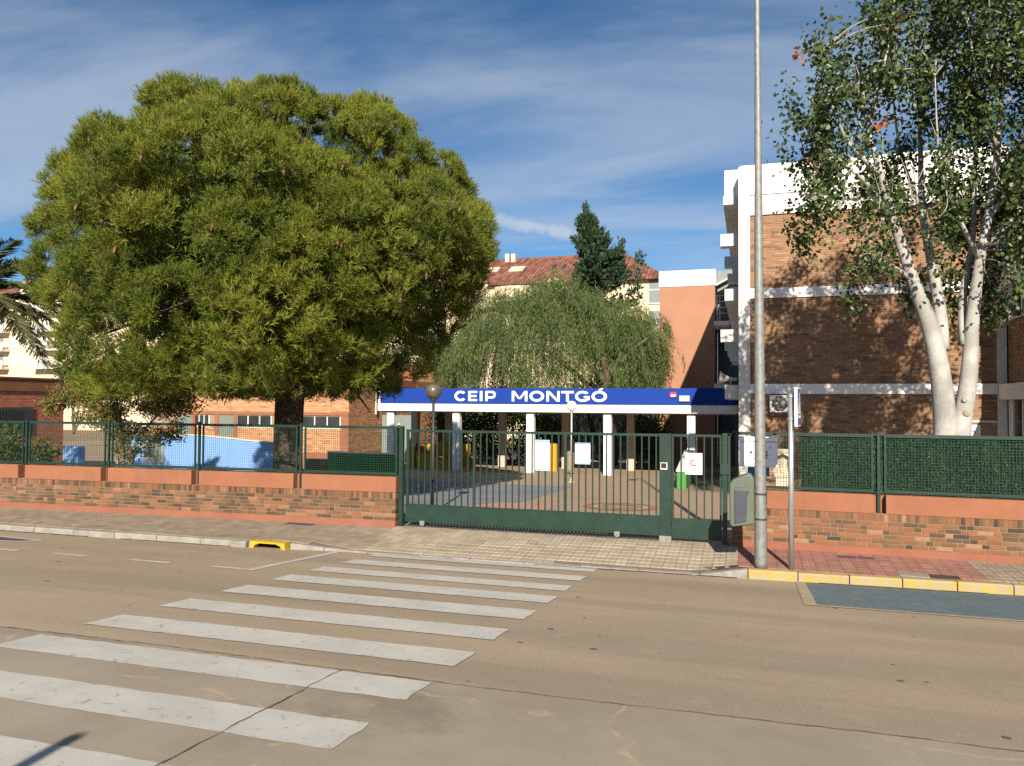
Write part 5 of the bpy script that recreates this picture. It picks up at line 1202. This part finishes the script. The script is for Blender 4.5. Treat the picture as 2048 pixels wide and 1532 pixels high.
while len(clumps) < 325:
    x_, y_ = RNG.uniform(1560, 2360), RNG.uniform(-150, 665)
    if not inside(x_, y_, ENV): continue
    if y_ > 430 and x_ < 1900 and RNG.random() < .25: continue
    if x_ < 1760 and y_ < 420 and RNG.random() < .30: continue
    dy = RNG.uniform(-2.0, 2.4) * (1.0 if y_ < 450 else .7)
    if y_ < 330: dy = min(dy, RNG.uniform(-.6, 1.0))
    for (tx, ty) in TRK:
        if abs(y_ - ty) < 45 and abs(x_ - tx) < 48 and dy < .55: dy = RNG.uniform(.55, 1.6)
    clumps.append(np.array(pp(x_, y_, dy)))
for L_ in LIMBS:
    for q in L_[1:]: clumps += [np.array(q) + RNG.normal(0, .12, 3), np.array(q) + RNG.normal(0, .2, 3)]
limb_pts = [np.array(p) for L_ in LIMBS for p in L_]
LPs, LDs, LTs = [], [], []; tw_ = MB()
for c_ in clumps:
    nl = int(RNG.uniform(90, 170)); s = RNG.uniform(.11, .21); tl = RNG.normal(0, .12)
    # hanging strands of leaves around a twig
    ax_ = unit(np.array([[RNG.normal(0, .35), RNG.normal(0, .35), RNG.uniform(-1, 1.0)]]))[0]
    u_ = RNG.uniform(-1.7, 1.7, nl)[:, None]
    p = c_ + ax_ * u_ * s * 1.5 + RNG.normal(0, s * .8, (nl, 3)) * np.array([1, 1, 1.5])
    LPs.append(p); LDs.append(unit(RNG.normal(0, .6, (nl, 3)) + np.array([0, -.25, -.55]))); LTs.append(np.clip(RNG.beta(2.2, 2.4, nl) * .82 + tl, 0, .84))
    d2 = [np.linalg.norm(q - c_) for q in limb_pts]; q = limb_pts[int(np.argmin(d2))]
    if min(d2) < 1.25:
        mid = (q + c_) / 2 + np.array([0, 0, .12]); limb(tw_, [tuple(q), tuple(mid), tuple(c_), tuple(c_ + ax_ * s * 1.6)], [.018, .013, .008, .004], 5)
P_, D_, T_ = np.concatenate(LPs), np.concatenate(LDs), np.concatenate(LTs); n = len(P_)
pale = RNG.random(n) < .07; T_[pale] = RNG.uniform(.87, .97, pale.sum())
for (x_, y_) in ((1632, 328), (1760, 250), (1785, 52), (1600, 110)):       # a few withered clusters
    c_ = np.array(pp(x_, y_, -1.0)); k = 18
    P_ = np.concatenate([P_, c_ + RNG.normal(0, .09, (k, 3))]); D_ = np.concatenate([D_, rand_dirs(k)]); T_ = np.concatenate([T_, np.ones(k)])
n = len(P_); Lf = RNG.uniform(.07, .12, n)
np_mesh('crown', leaves(P_, D_, Lf, Lf * RNG.uniform(.75, 1.0, n)), 4, 'poplar_leaves', pop, T_)
for k in range(60):   # bare upright twigs
    x_, y_ = RNG.uniform(1640, 2050), RNG.uniform(130, 420); p = np.array(pp(x_, y_, RNG.uniform(-1.4, .5))); q = p + np.array([RNG.normal(0, .12), RNG.normal(0, .12), RNG.uniform(.3, .9)])
    tw_.tube([tuple(p), tuple((p + q) / 2 + RNG.normal(0, .04, 3)), tuple(q)], [.010, .008, .004], 5)
tw_.build('twigs', 'pale_twig', pop, kind='stuff')

# --- weeping pepper tree behind the canopy
pep = thing('pepper_tree', 'broad weeping pepper tree with hanging green foliage behind the canopy', 'tree', (-7.4, 42.3, -.8))
PC = np.array([-10.7, 42.5, 5.35])
mm = MB(); limb(mm, [(-7.4, 42.3, -1), (-7.4, 42.1, 1.2), (-7.45, 41.0, 2.8), (-7.2, 40.2, 4.3), (-7.6, 39.9, 5.7), (-8.2, 40.6, 7.0)], [.46, .40, .34, .27, .17, .07], 12)
for q in ([(-7.3, 40.4, 3.8), (-6.2, 39.7, 5.0), (-5.0, 39.4, 5.9)], [(-7.4, 41.3, 2.6), (-10, 41.5, 4.9), (-12.8, 41.7, 6.9)], [(-7.3, 40.4, 3.6), (-8.6, 39.4, 5.3), (-10.2, 39.5, 6.5)]): limb(mm, q, [.18, .12, .05], 8)
mm.build('trunk', 'twig', pep, True)
SP_, SD_, ST_ = [], [], []
boughs = []
for k in range(150):
    zz = 1 - 1.30 * (k + .5) / 150; a_ = k * 2.399963; s_ = math.sqrt(max(0, 1 - zz * zz)); d_ = np.array([s_ * math.cos(a_), s_ * math.sin(a_), zz])
    lump = 1 + .12 * math.sin(9 * d_[0] + 1.3) * math.cos(7 * d_[1]) + RNG.normal(0, .09)
    boughs.append((PC + d_ * np.array([5.9, 4.0, 3.3]) * lump, d_, RNG.normal(0, .13)))
for k in range(14): boughs.append((np.array([-10.4 + RNG.normal(0, .8), 41.4 + RNG.normal(0, .6), 8.2 + RNG.uniform(0, 1.5)]), np.array([0, -.3, .9]), .1))
for c_, d_, bt2 in boughs:
    for q in range(40):
        st = c_ + RNG.normal(0, .42, 3) * np.array([1, 1, .7]); ln = RNG.uniform(.5, 1.5) if st[2] > 5.2 else RNG.uniform(1.0, 2.9); nl = int(12 + ln * 13)
        sx1 = (np.array([d_[0], d_[1], 0]) + RNG.normal(0, .3, 3) * np.array([1, 1, 0])) * RNG.uniform(.1, .6); t_ = np.linspace(0, 1, nl)[:, None]
        p = st + sx1 * np.sqrt(t_) + np.array([0, 0, -1.0]) * ln * t_ ** 1.3 + RNG.normal(0, .04, (nl, 3))
        SP_.append(p); SD_.append(unit(RNG.normal(0, .38, (nl, 3)) + np.array([0, 0, -.9]) + d_ * .15)); ST_.append(np.clip(RNG.normal(.5, .14, nl) + bt2 + RNG.normal(0, .08), 0, .93))
P_, D_, T_ = np.concatenate(SP_), np.concatenate(SD_), np.concatenate(ST_)
keep = P_[:, 2] > .6; P_, D_, T_ = P_[keep], D_[keep], T_[keep]; n = len(P_)
br = RNG.random(n) < .025; T_[br] = 1
Lf = RNG.uniform(.12, .26, n); np_mesh('crown', leaves(P_, D_, Lf, Lf * RNG.uniform(.13, .20, n)), 4, 'pepper_leaves', pep, T_)

# --- dark conifer
con = thing('conifer_tree', 'dark green conifer with upswept branches rising above the pepper tree', 'tree', (-8.9, 52.0, -1))
mm = MB(); limb(mm, [(-9.1, 52, -1), (-9.5, 52, 5), (-10.4, 52, 11), (-10.85, 52, 15.9)], [.4, .32, .17, .03], 8)
CPs, CDs = [], []
def branch_blob(st, en, n_, s):
    t_ = RNG.random((n_, 1)) ** .8; p = st + (en - st) * t_ + RNG.normal(0, s, (n_, 3)) * (1.15 - t_ * .75); CPs.append(p); CDs.append(unit(RNG.normal(0, .5, (n_, 3)) + unit((en - st)[None])[0] * .9 + np.array([0, 0, .35])))
for k in range(150):
    h = RNG.uniform(5.0, 15.1); wr = max(.3, 3.0 * (1 - ((h - 5.5) / 10.6)) ** .75) if h > 5.5 else 2.7
    a_ = RNG.uniform(0, 2 * math.pi); base_ = np.array([np.interp(h, [0, 5, 11, 15.9], [-9.1, -9.5, -10.4, -10.85]), 52, h])
    if h > 13.0: wr *= .6
    cshift = .65 if h < 12.6 else 0
    e_ = base_ + np.array([cshift + wr * math.cos(a_), wr * math.sin(a_), RNG.uniform(.5, 1.5) * min(1, wr)])
    branch_blob(base_, e_, 170, .23); mm.tube([tuple(base_), tuple(e_)], [.05, .01], 5)
branch_blob(np.array([-10.7, 52, 13.7]), np.array([-10.85, 52, 16.2]), 260, .22)
branch_blob(np.array([-8.9, 52, 10.2]), np.array([-8.3, 52, 13.6]), 240, .32); branch_blob(np.array([-7.7, 52, 9.0]), np.array([-7.1, 52, 12.7]), 220, .32)
mm.build('trunk', 'twig', con, True)
P_, D_ = np.concatenate(CPs), np.concatenate(CDs); n = len(P_); Lf = RNG.uniform(.18, .42, n)
np_mesh('crown', leaves(P_, D_, Lf, Lf * .42), 4, 'conifer_leaves', con, RNG.beta(2, 2, n))

def leafy(name, label, cat, base_, blobs, n, size, mat, tone=(.5, .2), stem=True, group=None, droop=-.2, width=.5, stems=None):
    o = thing(name, label, cat, base_, group); mm = MB(); Ps = []
    tot = sum(b[3] * b[4] * b[5] for b in blobs)
    for (x, y, z, rx_, ry_, rz_) in blobs:
        k = int(n * rx_ * ry_ * rz_ / tot); d_ = rand_dirs(k); sub = RNG.integers(0, 14, k); off = rand_dirs(14) * .62
        Ps.append(np.array([x, y, z]) + (off[sub] + d_ * RNG.random((k, 1)) ** .4 * .48) * np.array([rx_, ry_, rz_]))
        if stem and stems is None: limb(mm, [base_, ((base_[0] + x) / 2, (base_[1] + y) / 2, (base_[2] + z) * .45), (x, y, z)], [.07, .05, .02], 7)
    if stems:
        for s in stems: limb(mm, s, [.05, .04, .03, .015][: len(s)], 7)
    if mm.v: mm.build('stem', 'pale_twig' if stems else 'twig', o, True)
    p = np.concatenate(Ps); p = p[p[:, 2] > base_[2] + .05]; k = len(p); Lf = RNG.uniform(.7, 1.3, k) * size
    np_mesh('foliage', leaves(p, unit(RNG.normal(0, .7, (k, 3)) + np.array([0, 0, droop])), Lf, Lf * width), 4, mat, o, np.clip(RNG.normal(tone[0], tone[1], k), 0, 1)); return o
q = at(835, 715, 56); leafy('broad_tree', 'dense dark green tree between the pine and the pepper tree', 'tree', (q[0], 56, -1), [(q[0] - .6, 56, 5.9, 2.4, 1.9, 1.9), (q[0] + .95, 56, 6.3, 1.8, 1.8, 1.6), (q[0] - 1.9, 56, 5.0, 1.9, 1.8, 1.8), (q[0] + .4, 56, 3.9, 2.6, 1.9, 2.1)], 11000, .22, 'dark_leaves', (.6, .2))
q = at(150, 720, 46); leafy('broad_tree', 'dark bushy tree left of the pine in front of the apartments', 'tree', (q[0], 46, 0), [(q[0], 46, 4.6, 1.6, 1.4, 1.6), (q[0] + .9, 46, 4.0, 1.6, 1.4, 1.5), (q[0] + 1.8, 46, 3.6, 1.8, 1.4, 1.5), (q[0] - .3, 46, 3.4, 1.6, 1.4, 1.6)], 8000, .22, 'dark_leaves', (.4, .2))
for X_, lab in ((-17.5, 'dark tree filling the gap left of the pepper tree crown'), (-9.5, 'dark tree in the shade right behind the pepper tree')):
    leafy('broad_tree', lab, 'tree', (X_, 57, -1.2), [(X_ - 2.2, 57, 2.0, 3.0, 1.5, 2.6), (X_ + 1.6, 57, 2.2, 3.0, 1.5, 2.8), (X_, 57, 3.6, 2.6, 1.5, 2.0)], 9000, .26, 'dark_leaves', (.4, .2))
leafy('bush', 'dark bush filling the gap behind the left canopy columns', 'bush', (-12.2, 39.6, -.7), [(-14.6, 39.8, .7, 1.7, .8, 1.7), (-12.8, 39.6, .8, 1.7, .8, 1.9), (-10.9, 39.7, .7, 1.5, .8, 1.8), (-16.2, 39.8, .9, 1.5, .8, 1.8)], 13000, .15, 'dark_leaves', (.45, .2))
leafy('bush', 'leafy bush in the shade behind the right canopy columns', 'bush', (-4.8, 39.5, -.7), [(-5.0, 39.6, .5, 1.0, .6, 1.3), (-4.4, 39.6, .9, .8, .6, 1.1)], 3200, .14, 'dark_leaves', (.5, .2))
sh = leafy('flowering_shrub', 'spreading shrub with feathery leaves and orange pods behind the left fence', 'shrub', (-15.07, 15.70, -0.05), [(-16.78, 15.78, 2.73, 0.99, 0.72, 0.38), (-15.61, 15.70, 2.96, 1.17, 0.72, 0.45), (-14.44, 15.70, 2.69, 1.08, 0.72, 0.50), (-13.53, 15.70, 2.46, 0.81, 0.63, 0.41), (-14.98, 15.54, 2.10, 0.90, 0.63, 0.54), (-15.88, 15.62, 2.24, 0.81, 0.54, 0.36), (-13.81, 15.62, 1.83, 0.63, 0.45, 0.45), (-14.71, 15.62, 1.51, 0.72, 0.45, 0.45), (-17.50, 15.78, 2.37, 0.54, 0.45, 0.27)], 15000, .095, 'shrub_leaves', (.60, .24), droop=-.35, width=.36,
      stems=[[(-15.25, 15.70, -0.05), (-15.29, 15.70, 0.97), (-15.52, 15.70, 1.78), (-16.60, 15.70, 2.69)], [(-15.07, 15.70, -0.05), (-14.89, 15.70, 1.06), (-14.53, 15.70, 1.78), (-13.71, 15.70, 2.51)], [(-14.98, 15.66, -0.05), (-14.75, 15.66, 1.15), (-14.17, 15.62, 1.56), (-13.53, 15.62, 1.87)], [(-15.16, 15.74, -0.05), (-15.16, 15.74, 1.33), (-15.25, 15.70, 2.24), (-15.52, 15.70, 3.05)]])
n = 900; pv = np.stack([RNG.uniform(-17.4, -13.2, n), RNG.uniform(15.3, 16.2, n), RNG.uniform(2.2, 3.3, n)], 1)
pv[:, 2] = 3.08 - .13 * (pv[:, 0] + 15.5) ** 2 + RNG.normal(0, .15, n)
np_mesh('seed_pods', leaves(pv, unit(RNG.normal(0, .2, (n, 3)) + np.array([0, 0, -1.0])), RNG.uniform(.08, .15, n), RNG.uniform(.015, .025, n)), 4, 'shrub_leaves', sh, RNG.uniform(.85, 1.0, n))
leafy('bush', 'green bush at the foot of the left building behind the fence', 'bush', (-18.2, 15.6, 0), [(-18.6, 15.6, 1.35, .8, .5, .6), (-17.7, 15.6, 1.15, .6, .4, .5), (-18.9, 15.7, .9, .8, .5, .8)], 4200, .10, 'shrub_leaves', (.35, .2))
# --- date palm at the left edge
pm_ = thing('palm_tree', 'palm with long arching fronds at the left edge of the picture', 'tree', (-20.1, 15.2, 0))
TC = np.array([-20.1, 15.2, 4.95])
mm = MB(); prof_ = []
for k in range(40): prof_.append((.27 + (.035 if k % 2 else 0) - .001 * k, k * .118))
mm.lathe((-20.1, 15.2, 0), prof_, 14); mm.build('trunk', 'pine_bark', pm_, True)
targets = [(95, 745, 0), (90, 535, .3), (75, 548, -.2), (90, 585, .5), (80, 600, -.5), (105, 690, .4), (70, 640, .9), (60, 700, -.8), (40, 520, .4), (118, 660, .7), (30, 480, 0)]
fr_ends = [np.array(at(x_, y_, 15.2 + dy)) for x_, y_, dy in targets]
for k in range(14):
    a_ = math.radians(60 + k * 17); fr_ends.append(TC + np.array([2.9 * math.cos(a_), 2.9 * math.sin(a_), RNG.uniform(-1.4, 1.3)]))
for fe in fr_ends:
    st = TC + np.array([0, 0, .1]); v_ = fe - st; lh = np.linalg.norm(v_[:2]); mid = st + v_ * .5 + np.array([0, 0, .38 * lh * (.9 if v_[2] > -1 else 1.2)])
    t_ = np.linspace(0, 1, 22)[:, None]; cv = (1 - t_) ** 2 * st + 2 * t_ * (1 - t_) * mid + t_ ** 2 * fe
    fm = MB(); fm.tube([tuple(p) for p in cv[::3]], [.035, .03, .025, .02, .015, .012, .009, .006][: len(cv[::3])], 5)
    f_o = fm.build('frond', 'palm_leaves', pm_)
    tt = np.repeat(np.linspace(.12, .99, 74), 2)[:, None]; p = (1 - tt) ** 2 * st + 2 * tt * (1 - tt) * mid + tt ** 2 * fe
    tg = unit(2 * (1 - tt) * (mid - st) + 2 * tt * (fe - mid)); sd = unit(np.cross(tg, np.array([0, 0, 1.0]))) * np.tile([1, -1], 74)[:, None]
    dd = unit(tg * .75 + sd * .75 + np.array([0, 0, -.12]) + RNG.normal(0, .10, (148, 3))); ll = .52 * np.sin(np.clip(tt[:, 0], .05, .97) * math.pi) ** .5 + .05
    np_mesh('leaflets', leaves(p, dd, ll, np.full(148, .048)), 4, 'palm_leaves', f_o, np.clip(RNG.normal(.5, .2, 148) + .2 * (v_[2] < -1), 0, 1))
